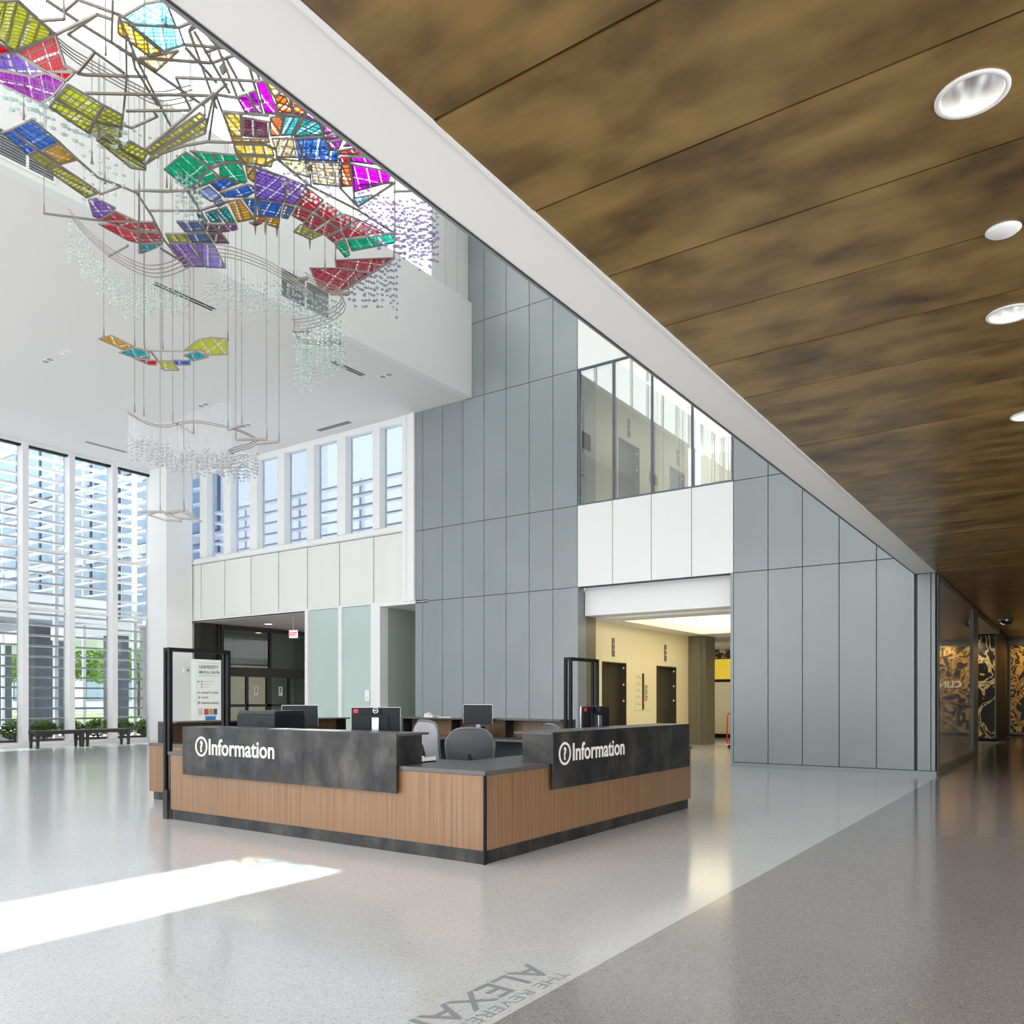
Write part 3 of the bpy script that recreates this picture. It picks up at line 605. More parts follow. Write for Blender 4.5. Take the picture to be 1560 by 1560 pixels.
sf = struct(MB().box(XS - .06, XS + .06, 17.36, 23.8, 3.84, 3.98).box(XS - .08, XS + .08, 17.36, 23.8, 2.20, 2.53).box(XS - .05, XS + .05, 17.36, 17.46, 0, 3.9).build('door_5', 'black_metal'), 'black framed sliding entrance doors with glazed transom')
for a, z0, z1 in ((19.46, 2.53, 3.84), (21.6, 2.53, 3.84)): box('mullion', XS - .05, XS + .05, a - .05, a + .05, z0, z1, 'black_metal', sf)
for a, wd in ((18.45, .10), (19.40, .22), (20.35, .10), (21.3, .12)): box('stile', XS - .04, XS + .04, a - wd / 2, a + wd / 2, 0, 2.2, 'black_metal', sf)
for z0, z1 in ((1.12, 1.22), (0, .2)): box('rail', XS - .04, XS + .04, 17.46, 23.8, z0, z1, 'black_metal', sf)
for a, c in ((17.46, 18.40), (18.50, 19.29), (19.51, 20.30), (20.40, 21.24)): box('glass_pane', XS - .01, XS, a, c, .2, 2.2, 'store_glass', sf)
for a, c in ((17.46, 19.41), (19.51, 21.55)): box('glass_pane', XS - .01, XS, a, c, 2.53, 3.84, 'store_glass', sf)
for a in (18.85, 19.95):
    r = thing('door_notice', (XS + .005, a, 1.55), 'small notice with dark symbol on the sliding leaf %s' % ('beside the directory sign' if a < 19 else 'under the EXIT sign'), 'notice')
    box('card', XS + .001, XS + .006, a - .09, a + .09, 1.52, 1.86, 'soffit_edge', r); box('symbol', XS + .006, XS + .008, a - .03, a + .03, 1.64, 1.74, 'ink', r); MB().octa((XS + .009, a, 1.79), .035, .035).build('symbol', 'ink', r)
for k, (px, py) in enumerate(((409, 950.5),)):
    p = atZ(px, py, 4.02); r = thing('entrance_downlight', (p.x, p.y, 4.0), 'small lit downlight in the grey entrance ceiling', 'ceiling light')
    MB().lathe((p.x, p.y, 4.02), [(0, -.012), (.12, -.012)], 20).build('lens', 'lamp_glow', r); MB().lathe((p.x, p.y, 4.02), [(.12, -.014), (.16, -.01), (.16, 0)], 20).build('trim_ring', 'white_metal', r)
for x, y, lb in ((-22.5, 20.5, 'added fill lamp in the entrance ceiling inside the sliding doors'), (-26.5, 20.5, 'added fill lamp in the vestibule ceiling beyond the sliding doors')):
    r = thing('vestibule_fill_lamp', (x, y, 4.0), lb, 'ceiling light')  # fill lamps added to light the entrance, ring and lens invented around them
    MB().lathe((x, y, 4.02), [(.12, -.014), (.16, -.01), (.16, 0)], 20).build('trim_ring', 'white_metal', r); MB().lathe((x, y, 4.02), [(0, -.006), (.12, -.006)], 20).build('lens', 'lamp_glow', r)
    spot('lamp', (x, y, 3.95), (x, y, 0), 120, 130, (1, .97, .92), .9, .1, r)
pe = atD(447, 966, 25.5); r = thing('exit_sign', (pe.x, pe.y, pe.z), 'lit red and white EXIT sign hanging from the entrance ceiling', 'exit sign')
ex = Vector((.90, .42, 0)).normalized(); en = Vector((-ex.y, ex.x, 0)) * -1
hw, hh = .14, .125
V = [pe + ex * a * hw + Vector((0, 0, c * hh)) + en * d_ * .02 for d_ in (1, -1) for a, c in ((-1, -1), (1, -1), (1, 1), (-1, 1))]
mesh('case', V, [(0, 1, 2, 3), (7, 6, 5, 4), (0, 4, 5, 1), (1, 5, 6, 2), (2, 6, 7, 3), (3, 7, 4, 0)], 'exit_face', r)
text('lettering', 'EXIT', .17, pe + en * .021 + Vector((0, 0, -.06)), ex, (0, 0, 1), 'exit_red', r, .003, .006, 'CENTER', .72)
MB().tube([pe + Vector((0, 0, hh)), (pe.x, pe.y, 4.02)], .012, 6).build('stem', 'soffit_edge', r)
# directory
x0, x1, y0, y1, zt = -23.72, -23.5, 15.70, 16.42, 2.70
y1 = 16.72
r = thing('directory_sign', ((x0 + x1) / 2, (y0 + y1) / 2, 0), 'tall white wayfinding directory panel with colourful posters beside the entrance', 'directory sign')
box('pylon', x0, x1, y0, y1, 0, zt, 'sign_white', r); box('edge_strip', x1 - .02, x1 + .004, y1 - .05, y1, 0, zt, 'black_metal', r)
def st(s, size, dy, z, mat='ink', b=.002, sq=1.0): text('lettering', s, size, (x1 + .003, y0 + dy, z), (0, 1, 0), (0, 0, 1), mat, r, .001, b, squeeze=sq)
hdr = 'UNIVERSITY', 'MEDICAL CENTER'
st(hdr[0], .155, .14, 2.40, sq=.87); st(hdr[1], .115, .14, 2.24, sq=.84)
for z in (2.58, 2.16): box('rule', x1, x1 + .003, y0 + .14, y0 + .90, z, z + .012, 'poster_teal', r)
for z, ln in ((1.965, .40), (1.875, .26), (1.785, .22)): box('fine_print', x1, x1 + .003, y0 + .30, y0 + .30 + ln, z, z + .022, 'poster_grey', r); box('pictogram', x1, x1 + .003, y0 + .22, y0 + .26, z - .008, z + .03, 'ink', r)
st('PATIENT TOWER', .085, .22, 1.58, b=.001, sq=.98); st('CLINIC', .085, .22, 1.42, b=.001); st('PARKING GARAGE', .085, .22, 1.24, b=.001, sq=.92)
for z, d_ in ((1.97, -1), (1.61, -1), (1.45, 1), (1.27, 0)):
    a = MB(); yc = y0 + .13
    if d_: a.bar((x1 + .003, yc - .04, z), (x1 + .003, yc + .04, z), .015).bar((x1 + .003, yc + .04 * d_, z), (x1 + .003, yc + .01 * d_, z + .03), .014).bar((x1 + .003, yc + .04 * d_, z), (x1 + .003, yc + .01 * d_, z - .03), .014)
    else: a.bar((x1 + .003, yc, z - .04), (x1 + .003, yc, z + .04), .015).bar((x1 + .003, yc, z + .04), (x1 + .003, yc - .03, z + .01), .014).bar((x1 + .003, yc, z + .04), (x1 + .003, yc + .03, z + .01), .014)
    a.build('arrow', 'ink', r)
for mt, a, c, q, s in (('poster_grey', .12, .28, .88, 1.10), ('poster_red', .33, .50, .88, 1.08), ('poster_olive', .52, .66, .88, 1.08), ('poster_navy', .68, .82, .88, 1.08), ('poster_teal', .36, .78, .42, .85), ('poster_blue', .40, .74, .50, .82), ('poster_pink', .46, .76, .44, .50), ('poster_amber', .12, .26, .36, .62), ('poster_teal', .28, .38, .36, .60)):
    box('poster', x1, x1 + .004 + (.003 if mt in ('poster_blue', 'poster_pink') else 0), y0 + a, y0 + c, q, s, mt, r)

# ================================================================== INFORMATION DESKS (two L shapes, point-symmetric)
def make_desk(label):
    X0, X1, Y0, Y1 = -8.70, -4.10, 5.47, 9.91; dp = .85
    r = thing('information_desk', (X1, Y0, 0), label, 'reception desk')
    MB().box(X0 + .02, X1 - .015, Y0 + .012, Y0 + .06, 0, .115).box(X1 - .06, X1 - .012, Y0 + .06, Y1 - .06, 0, .115).box(X0 + .02, X0 + .06, Y0 + .06, Y0 + dp, 0, .115).box(X1 - dp, X1 - .06, Y1 - .10, Y1 - .06, 0, .115).build('plinth', 'black_steel', r)
    a = box('wood_panel', X0 + .04, X1 - .012, Y0, Y0 + .03, .118, .752, 'walnut', r)
    box('wood_panel', X1 - .03, X1, Y0 + .032, Y1, .118, .752, 'walnut', r)
    box('wood_panel', X1 - dp, X1 - .03, Y1 - .03, Y1, .118, .752, 'walnut', r)
    box('corner_trim', X1 - .012, X1 + .003, Y0 - .003, Y0 + .030, .0, .762, 'black_metal', r)
    box('end_panel', X0, X0 + .04, Y0, Y0 + dp, 0, .752, 'black_steel', r)
    box('inner_panel', X0 + .04, X1 - dp, Y0 + .30, Y0 + .33, .0, .75, 'desk_inside', r)
    box('inner_panel', X1 - .33, X1 - .30, Y0 + .33, Y1 - .03, .0, .75, 'desk_inside', r)
    MB().box(X0 - .01, X1 + .012, Y0 - .012, Y0 + dp, .755, .792).box(X1 - dp, X1 + .012, Y0 + dp, Y1 + .012, .755, .792).build('countertop', 'desk_top', r, bevel=.003)
    for k in range(2):                                   # pedestals under the worktop
        pd = box('pedestal', X0 + .25 + 2.6 * k, X0 + .67 + 2.6 * k, Y0 + .34, Y0 + dp - .03, .06, .75, 'desk_inside', r)
        for q in range(3): box('drawer', X0 + .26 + 2.6 * k, X0 + .66 + 2.6 * k, Y0 + dp - .03, Y0 + dp - .015, .07 + .225 * q, .285 + .225 * q, 'black_plastic', pd)
    # raised transaction counters with the sign plates
    def riser(horizontal, a, c):
        f0 = .545; t = 1.085
        if horizontal:
            pf = box('sign_plate', a, c, Y0 - .050, Y0 - .030, f0, t, 'black_steel', r)
            MB().box(a, c, Y0 - .03, Y0 + .40, t - .022, t).build('transaction_top', 'desk_top', r, bevel=.002)
            for x in (a, c - .02): box('riser_end', x, x + .02, Y0 - .03, Y0 + .30, .792, t - .022, 'black_steel', r)
            box('riser_back', a + .02, c - .02, Y0 + .06, Y0 + .08, .792, t - .022, 'walnut', r)
            for k in (1, 2): x = a + (c - a) * k / 3; box('riser_divider', x - .01, x + .01, Y0 + .08, Y0 + .30, .792, t - .022, 'black_steel', r)
            og = Vector((atY(318.5, 1140, Y0 - .05).x, Y0 - .0515, atY(320, 1149.5, Y0 - .05).z)); ex_ = Vector((1, 0, 0)); ec = atY(306.8, 1137.3, Y0 - .0515); tw = atY(418, 1140, Y0 - .05).x - og.x; th_ = atY(320, 1125.5, Y0 - .05).z - og.z
        else:
            pf = box('sign_plate', X1 + .030, X1 + .050, a, c, f0, t, 'black_steel', r)
            MB().box(X1 - .40, X1 + .03, a, c, t - .022, t).build('transaction_top', 'desk_top', r, bevel=.002)
            for x in (a, c - .02): box('riser_end', X1 - .30, X1 + .03, x, x + .02, .792, t - .022, 'black_steel', r)
            box('riser_back', X1 - .08, X1 - .06, a + .02, c - .02, .792, t - .022, 'walnut', r)
            for k in (1, 2): x = a + (c - a) * k / 3; box('riser_divider', X1 - .30, X1 - .08, x - .01, x + .01, .792, t - .022, 'black_steel', r)
            og = Vector((X1 + .0515, atX(872.5, 1140, X1 + .05).y, atX(874, 1158, X1 + .05).z)); ex_ = Vector((0, 1, 0)); ec = atX(860.5, 1148, X1 + .0515); tw = atX(951, 1140, X1 + .05).y - og.y; th_ = atX(874, 1131.5, X1 + .05).z - og.z
        up = Vector((0, 0, 1)); nn = ex_.cross(up)
        text('lettering', 'Information', .245, og, ex_, up, 'white_letter', pf, .003, .0034, fit=(tw, th_))
        # round question mark emblem
        cc_ = ec; V = []; F = []; S = 40
        for k in range(S):
            t_ = 2 * math.pi * k / S; dv = ex_ * math.cos(t_) + up * math.sin(t_)
            V += [cc_ + dv * .088 + nn * .003, cc_ + dv * .111 + nn * .003, cc_ + dv * .111 - nn * .001, cc_ + dv * .088 - nn * .001]
        for k in range(S):
            j = (k + 1) % S
            for q in range(4): F.append((4 * k + q, 4 * j + q, 4 * j + (q + 1) % 4, 4 * k + (q + 1) % 4))
        mesh('emblem_ring', V, F, 'white_letter', pf)
        text('emblem_mark', '?', .165, cc_ - up * .056, ex_, up, 'white_letter', pf, .003, .006, 'CENTER', .9)
    riser(True, -8.35, -5.06); riser(False, 6.48, 9.75)
    # slim portal frame over the end of the run
    ht = 1.96; pw = .042
    for x in (X0 - .06, X0 + .02):
        for yv in (Y0 + .0, Y0 + dp - .06): MB().box(x - pw / 2, x + pw / 2, yv - pw / 2, yv + pw / 2, .30 if x < X0 else .79, ht).build('portal_post', 'black_metal', r)
    for x in (X0 - .06, X0 + .02): MB().box(x - pw / 2, x + pw / 2, Y0 - pw / 2, Y0 + dp - .04, ht, ht + pw).build('portal_bar', 'black_metal', r)
    for yv in (Y0, Y0 + dp - .06): MB().box(X0 - .06, X0 + .02, yv - pw / 2, yv + pw / 2, ht, ht + pw).build('portal_bar', 'black_metal', r)
    box('portal_foot', X0 - .085, X0 - .002, Y0 - .025, Y0 + dp - .03, 0, .34, 'black_steel', r)
    return r
d1 = make_desk('L shaped walnut and black steel reception desk with white Information lettering on both fronts')
d2 = copy_tree(d1); d2['label'] = 'matching L shaped reception desk closing the far side of the work area'
CXD, CYD = -7.37, 8.15
d2.location = (2 * CXD - d1.location.x, 2 * CYD - d1.location.y, 0); d2.rotation_euler = (0, 0, math.pi)

# ---- desk equipment
def monitor(loc, rz, label, sticker, wd=.46, back_visible=True):
    r = thing('monitor', (0, 0, 0), label, 'monitor')
    t = 0; hz = .31; zb = .21
    box('housing', -wd / 2, wd / 2, .0, .035, .21, .21 + hz, 'black_plastic', r, .006)
    MB().box(-.13, .13, .035, .065, .27, .45).build('back_bulge', 'black_plastic', r, bevel=.01)
    box('screen', -wd / 2 + .012, wd / 2 - .012, -.002, .0, .222, .198 + hz, 'screen', r)
    MB().box(-wd / 2 - .003, -wd / 2 + .002, -.003, .012, .21, .21 + hz).box(wd / 2 - .002, wd / 2 + .003, -.003, .012, .21, .21 + hz).box(-wd / 2, wd / 2, -.003, .012, .21 + hz - .004, .21 + hz + .003).build('bezel', 'silver', r)
    MB().box(-.035, .035, .065, .095, .01, .42).build('stand_neck', 'silver', r, bevel=.006)
    MB().box(-.12, .12, -.04, .16, 0, .012).build('stand_foot', 'silver', r, bevel=.004)
    lg = MB().lathe((0, 0, 0), [(.024, 0), (.028, 0), (.028, .003), (.024, .003)], 24)
    lg.V = [Vector((v.x, .067 + v.z, .49 + v.y)) for v in lg.V]; 
    lo = lg.build('logo_ring', 'silver', r)
    text('logo_text', 'DELL', .017, (0, .0675, .484), (-1, 0, 0), (0, 0, 1), 'silver', r, .0005, .0004, 'CENTER')
    MB().box(-.05, .05, .058, .066, .455, .52).build('logo_plate', 'black_plastic', r)
    if sticker: box('asset_sticker', wd / 2 - .07, wd / 2 - .02, .0352, .0365, .465, .505, 'red_sticker', r)
    r.location = loc; r.rotation_euler = (0, 0, rz); return r
ZT = .792
def on(px, Yv): p = atY(px, 1110, Yv); return (p.x, Yv, ZT)
monitor(on(573, 6.10), 3.82, 'black monitor seen from behind with red sticker beside the printer', True, .50)
p = atX(905, 1100, -4.68); monitor((-4.68, p.y, ZT), 4.55, 'black monitor with red sticker behind the right Information front', True, .50)
p = atD(457, 1100, 11.6); monitor((p.x, p.y, ZT), .78, 'plain dark screen monitor behind the printer', False, .50)
mf = atY(728, 1100, 10.22); monitor((mf.x, 10.22, ZT), .55, 'silver edged monitor facing the lobby on the far desk', False, .46)
# printer
p = atY(411, 1110, 6.12); r = thing('printer', (0, 0, 0), 'black office laser printer on the front desk', 'printer')
box('body', -.30, .30, -.24, .24, 0, .43, 'black_plastic', r, .012); box('scanner_lid', -.29, .29, -.23, .23, .43, .475, 'screen', r, .008)
box('paper_tray', -.305, -.30, -.2, .2, .03, .14, 'screen', r); box('name_plate', -.306, -.30, -.05, .09, .34, .385, 'white_letter', r)
for k in range(5): box('vent_slot', .02 + .03 * k, .035 + .03 * k, -.243, -.24, .20, .36, 'rubber', r)
box('side_panel', -.22, -.04, -.244, -.24, .10, .30, 'screen', r)
r.location = (p.x, 6.14, ZT); r.rotation_euler = (0, 0, .10)
# phone, papers, small items
p = atZ(658, 1087, 1.09); py_ = 2 * CYD - 5.47 - .15; px_ = atY(658, 1087, py_).x
r = thing('desk_phone', (px_, py_, 1.085), 'white desk telephone on the far raised counter', 'telephone')
box('base', px_ - .10, px_ + .10, py_ - .10, py_ + .08, 1.085, 1.12, 'paper', r, .01); MB().tube([(px_ - .07, py_ - .09, 1.13), (px_ - .07, py_, 1.145), (px_ - .07, py_ + .08, 1.13)], .022, 8).build('handset', 'paper', r, True)
box('keypad', px_ - .02, px_ + .07, py_ - .06, py_ + .03, 1.12, 1.124, 'soffit_edge', r)
r = thing('notepad', (px_ + .33, py_, 1.085), 'flat white notepad beside the desk telephone', 'notepad'); box('sheets', px_ + .22, px_ + .50, py_ - .1, py_ + .1, 1.085, 1.097, 'paper', r); box('cover', px_ + .22, px_ + .50, py_ - .1, py_ + .1, 1.097, 1.099, 'poster_grey', r)
r = thing('paper_sheet', (-6.6, 5.62, 1.086), 'loose white papers on the front raised counter', 'papers'); box('sheet', -7.0, -6.72, 5.55, 5.76, 1.086, 1.088, 'paper', r); box('sheet', -6.6, -5.95, 5.52, 5.74, 1.086, 1.0885, 'paper', r)
p = atY(636, 1152, 5.85); r = thing('white_tray', (p.x, 5.95, ZT), 'small white tray on the desk corner behind the sign box', 'tray'); MB().box(p.x - .10, p.x + .06, 5.82, 6.05, ZT, ZT + .012).box(p.x - .10, p.x - .09, 5.82, 6.05, ZT, ZT + .05).box(p.x + .05, p.x + .06, 5.82, 6.05, ZT, ZT + .05).build('tray_body', 'paper', r); box('card', p.x - .07, p.x + .03, 5.85, 6.0, ZT + .012, ZT + .02, 'poster_grey', r)
# office chairs
def chair_proto():
    r = thing('office_chair', (0, 0, 0), '', 'chair')
    NU, NV = 12, 12; V = []; F = []; edge = []
    def pt(u, v):          # u -1..1, v 0..1 ; backrest faces -Y
        wv = .185 + .085 * math.sin(min(1, v * 1.35) * math.pi / 2) - .05 * max(0, v - .72) / .28
        if v > .85: wv *= math.sqrt(max(.0, 1 - ((v - .85) / .17) ** 2 * .45))
        x = u * wv; z = .50 + .58 * v - .03 * (abs(u) ** 3) * (v > .8); y = .20 + .10 * v + .05 * math.sin(v * math.pi) - .05 * u * u
        return Vector((x, y, z))
    for th in (0, .018):
        for j in range(NV + 1):
            for i in range(NU + 1): V.append(pt(-1 + 2 * i / NU, j / NV) + Vector((0, th, 0)))
    n1 = (NU + 1) * (NV + 1)
    for j in range(NV):
        for i in range(NU):
            a = j * (NU + 1) + i; F += [(a, a + 1, a + NU + 2, a + NU + 1), (n1 + a, n1 + a + NU + 1, n1 + a + NU + 2, n1 + a + 1)]
    mesh('backrest', V, F, 'mesh_fabric', r, True)
    ring = [pt(-1, j / 14) for j in range(15)] + [pt(-1 + 2 * i / 10, 1) for i in range(1, 10)] + [pt(1, 1 - j / 14) for j in range(15)] + [pt(1 - 2 * i / 10, 0) for i in range(1, 11)]
    MB().tube([q + Vector((0, .009, 0)) for q in ring], .017, 8).build('back_frame', 'chair_frame', r, True)
    MB().tube([(0, .05, .44), (0, .24, .46), (0, .31, .62), (0, .30, .80)], .025, 8).build('back_spine', 'black_plastic', r, True)
    MB().lathe((0, -.02, .44), [(0, .06), (.20, .06), (.245, .045), (.255, .02), (.24, 0), (0, 0)], 28).build('seat', 'mesh_fabric', r, True)
    for s in (-1, 1):
        MB().tube([(s * .24, .08, .45), (s * .29, .06, .52), (s * .29, .04, .66)], .018, 8).build('arm_post', 'black_plastic', r, True)
        MB().box(s * .29 - .045, s * .29 + .045, -.14, .12, .66, .69).build('armrest', 'black_plastic', r, bevel=.01)
    MB().tube([(0, 0, .12), (0, 0, .44)], .028, 12).build('gas_lift', 'silver', r, True)
    for k in range(5):
        t = 2 * math.pi * k / 5; e = Vector((.30 * math.cos(t), .30 * math.sin(t), .075))
        lg = MB().tube([(0, 0, .12), e], .026, 8, .016).build('base_leg', 'chair_frame', r, True)
        MB().tube([e + Vector((-.012 * math.sin(t), .012 * math.cos(t), -.045)), e + Vector((.012 * math.sin(t), -.012 * math.cos(t), -.045))], .03, 12).build('caster', 'rubber', lg)
    return r
ch = chair_proto()
for k, (px, D, rz, lab) in enumerate(((722, 9.15, .30, 'dark mesh office chair turned back to the desk corner'), (677, 10.2, 2.88, 'pale mesh backed office chair turned aside near the white tray'), (868, 10.4, 2.6, 'office chair half hidden behind the right hand monitor'))):
    o = ch if k == 0 else copy_tree(ch)
    q = atD(px, 1100, D); o.location = (q.x, q.y, 0); o.rotation_euler = (0, 0, rz + math.pi if k == 0 else rz); o['label'] = lab
    if k == 1:
        o.scale = (1.05, 1.05, 1.05)
        for c_ in o.children:
            if c_.name.startswith('backrest'): c_.data = c_.data.copy(); c_.data.materials[0] = MATS['mesh_fabric_light']
ch.rotation_euler = (0, 0, math.pi + .5)
# computer case under far desk
r = thing('computer_tower', (mf.x - .55, 10.25, ZT), 'small black computer case with red tag beside the far monitor', 'computer')
box('case', mf.x - .30, mf.x - .05, 10.35, 10.48, ZT, ZT + .16, 'black_plastic', r, .006); box('tag', mf.x - .10, mf.x - .06, 10.345, 10.35, ZT + .10, ZT + .13, 'red_sticker', r)

# ================================================================== BENCHES
for k, (a, c) in enumerate(((11.02, 12.40), (12.42, 13.80))):
    r = thing('bench', (-24.2, (a + c) / 2, 0), ('dark wooden bench without back, with its end by the broad hedge bay' if k == 0 else 'dark wooden bench without back, the one closer to the corner column'), 'bench')
    box('seat', -24.46, -23.98, a, c, .44, .50, 'bench_wood', r, .006); box('apron', -24.43, -24.01, a + .05, c - .05, .39, .44, 'bench_wood', r)
    for x in (-24.42, -24.02):
        for yv in (a + .06, c - .06):
            m_ = MB(); s0, s1 = .045, .028; m_.add([(x - s1, yv - s1, 0), (x + s1, yv - s1, 0), (x + s1, yv + s1, 0), (x - s1, yv + s1, 0), (x - s0, yv - s0, .44), (x + s0, yv - s0, .44), (x + s0, yv + s0, .44), (x - s0, yv + s0, .44)], [(0, 3, 2, 1), (4, 5, 6, 7), (0, 1, 5, 4), (1, 2, 6, 5), (2, 3, 7, 6), (3, 0, 4, 7)])
            m_.build('leg', 'bench_wood', r)

# ================================================================== LOBBY CEILING FITTINGS
for k, (px, py) in enumerate(((73, 549), (102, 537), (310, 617), (338, 616), (375, 648), (410, 643), (588, 572))):
    p = atZ(px, py, ZC); r = thing('twin_spotlight', (p.x, p.y, ZC - .02), 'small twin recessed spotlight in the white lobby ceiling', 'ceiling light', 'lobby ceiling spotlights')
    box('plate', p.x - .20, p.x + .20, p.y - .09, p.y + .09, ZC - .006, ZC, 'white_metal', r)
    for s in (-1, 1): MB().lathe((p.x + s * .10, p.y, ZC), [(0, -.008), (.055, -.010), (.065, -.012), (.07, 0)], 16).build('lamp_lens', 'reflector' if k % 2 else 'soffit_edge', r, True)
for k, (q0, q1, horiz) in enumerate((((235, 431), (327, 471), 0), ((507, 551), (553, 572), 0), ((131, 673), (193, 689), 0), ((485, 656), (537, 644), 1))):
    a = atZ(*q0, ZC); c = atZ(*q1, ZC)
    r = thing('linear_diffuser', ((a.x + c.x) / 2, (a.y + c.y) / 2, ZC - .02), 'long slot air diffuser in the white ceiling ' + ('behind the curved bead rails', 'between the bead curtain and the bulkhead', 'beside the tall window wall', 'above the clerestory windows')[k], 'air diffuser')
    for s in (-.045, .045):
        if horiz: box('slot', a.x, c.x, a.y + s - .022, a.y + s + .022, ZC - .006, ZC, 'black_metal', r)
        else: box('slot', a.x + s - .022, a.x + s + .022, a.y, c.y, ZC - .006, ZC, 'black_metal' if k < 2 else 'vent_dark', r)
# ================================================================== HANGING GLASS SCULPTURE
def root_for(name, label, pts, cat='hanging sculpture'):
    c = sum((Vector(p) for p in pts), Vector()) / len(pts); return thing(name, (c.x, c.y, min(p[2] for p in pts)), label, cat)
def wave(z0, amp=.16): return lambda x, y: atZ(x, y, z0 + amp * math.sin(x / 47 + y / 71) + amp * .6 * math.sin(y / 33))
def flat(D, k=0.0): return lambda x, y: atD(x, y, D + k * (y - 500))
BARW = .021
def glass_panel(poly, hue, fn, root, bar=BARW):
    P = [fn(x, y) for x, y in poly]; c = sum(P, Vector()) / len(P)
    nrm = Vector((0, 0, 0))
    for i in range(len(P)): nrm += (P[i] - c).cross(P[(i + 1) % len(P)] - c)
    if nrm.z < 0: P.reverse(); nrm = -nrm
    nrm.normalize(); t = nrm * .005; e = (P[1] - P[0]).normalized(); f = nrm.cross(e); k = len(P)
    V = [p - t for p in P] + [p + t for p in P]
    F = [tuple(range(k))[::-1], tuple(range(k, 2 * k))] + [(i, (i + 1) % k, k + (i + 1) % k, k + i) for i in range(k)]
    uv = [((v - c).dot(e), (v - c).dot(f)) for v in V]
    g_ = mesh('glass_panel', V, F, 'stained_' + hue, root, uv=uv)
    fr = MB()
    for i in range(k): fr.bar(P[i], P[(i + 1) % k], bar * .8, bar, nrm)
    fr.build('frame', 'sculpture_metal', g_)
def bars(paths, fn, root, wd=.024):
    for path in paths:
        P = [fn(x, y) for x, y in path]; m_ = MB()
        for a, c in zip(P[:-1], P[1:]): m_.bar(a, c, wd)
        m_.build('frame_bar', 'sculpture_metal', root)
def cables(pts, fn, root, r_=.0045, ztop=ZR):
    for x, y in pts:
        p = fn(x, y); MB().tube([p, (p.x, p.y, ztop)], r_, 5).build('suspension_cable', 'cable', root)
        MB().tube([p, p + Vector((0, 0, .16))], .016, 6, .006).build('cable_grip', 'sculpture_metal', root)
def strands(items, root, mat, r_=.024, h=.020, step=.085, cab=.0025):
    """items: pixel x, top y, first bead y, bottom y, distance"""
    for x, yt, y0, y1, D in items:
        a = atD(x, yt, D); q = atD(x, y0, D); b_ = atD(x, y1, D); m_ = MB(); m_.tube([a, b_], cab, 4); z = q.z
        while z > b_.z - .01:
            s = random.uniform(.75, 1.15)
            m_.octa((a.x + random.uniform(-.012, .012), a.y + random.uniform(-.012, .012), z), r_ * s, h * s); z -= step * random.uniform(.85, 1.2)
        m_.build('bead_strand', mat, root)
def rails(path, D0, D1, n_, gap, root):
    """parallel thin rails along a pixel path, sagging one behind the other"""
    for k in range(n_):
        pts = []
        for i, (x, y) in enumerate(path):
            t_ = i / (len(path) - 1); pts.append(atD(x + gap * k * .4, y + gap * k, D0 + (D1 - D0) * t_ + .06 * k))
        sm = []
        for i in range(len(pts) - 1):
            p0 = pts[max(i - 1, 0)]; p1 = pts[i]; p2 = pts[i + 1]; p3 = pts[min(i + 2, len(pts) - 1)]
            for s in (0, .25, .5, .75): sm.append(.5 * ((2 * p1) + (p2 - p0) * s + (2 * p0 - 5 * p1 + 4 * p2 - p3) * s * s + (3 * p1 - p0 - 3 * p2 + p3) * s ** 3))
        sm.append(pts[-1]); MB().tube(sm, .0075, 5).build('bead_rail', 'sculpture_metal', root)

# ---- A: lime, red and violet field
fn = wave(8.35); A = root_for('glass_canopy', 'lime, red and violet glass panel field high beside the bare metal lattice', [fn(20, 40), fn(180, 190)])
for poly, h in (([(-18, 2), (27, 0), (83, 52), (21, 77), (-18, 46)], 'lime'), ([(84, 55), (98, 100), (112, 108), (72, 109), (26, 80)], 'red'), ([(79, 110), (113, 111), (101, 123)], 'pure_red'),
                ([(-18, 56), (18, 78), (-18, 83)], 'pure_red'), ([(-18, 84), (24, 81), (68, 110), (50, 116), (-18, 102)], 'violet'), ([(-18, 104), (50, 117), (70, 111), (99, 125), (80, 147), (63, 157), (-18, 118)], 'magenta'),
                ([(84, 149), (104, 129), (157, 160), (142, 182)], 'lime'), ([(159, 161), (187, 176), (184, 193), (145, 184)], 'lime'), ([(75, 163), (84, 151), (142, 184), (134, 202)], 'lime'), ([(144, 186), (183, 195), (182, 208), (150, 210), (136, 203)], 'lime')):
    glass_panel(poly, h, fn, A)
bars([[(25, 0), (84, 53)], [(84, 53), (99, 100), (117, 110)], [(0, 81), (24, 80), (84, 53), (148, 22)]], fn, A)
cables([(27, 34), (36, 180), (98, 29)], fn, A)
strands([(x, 105 + (x - 20) * .35, 112 + (x - 20) * .45, 172 + (x - 20) * .45 + random.uniform(-25, 12), 9.8) for x in range(8, 190, 9)], A, 'bead_teal', .050, .026, .11)
strands([(x, 250, 232 + (x % 7) * 3, 268 + (x % 13) * 4, 10.2) for x in range(128, 200, 12)], A, 'bead_teal', .034, .022, .12)

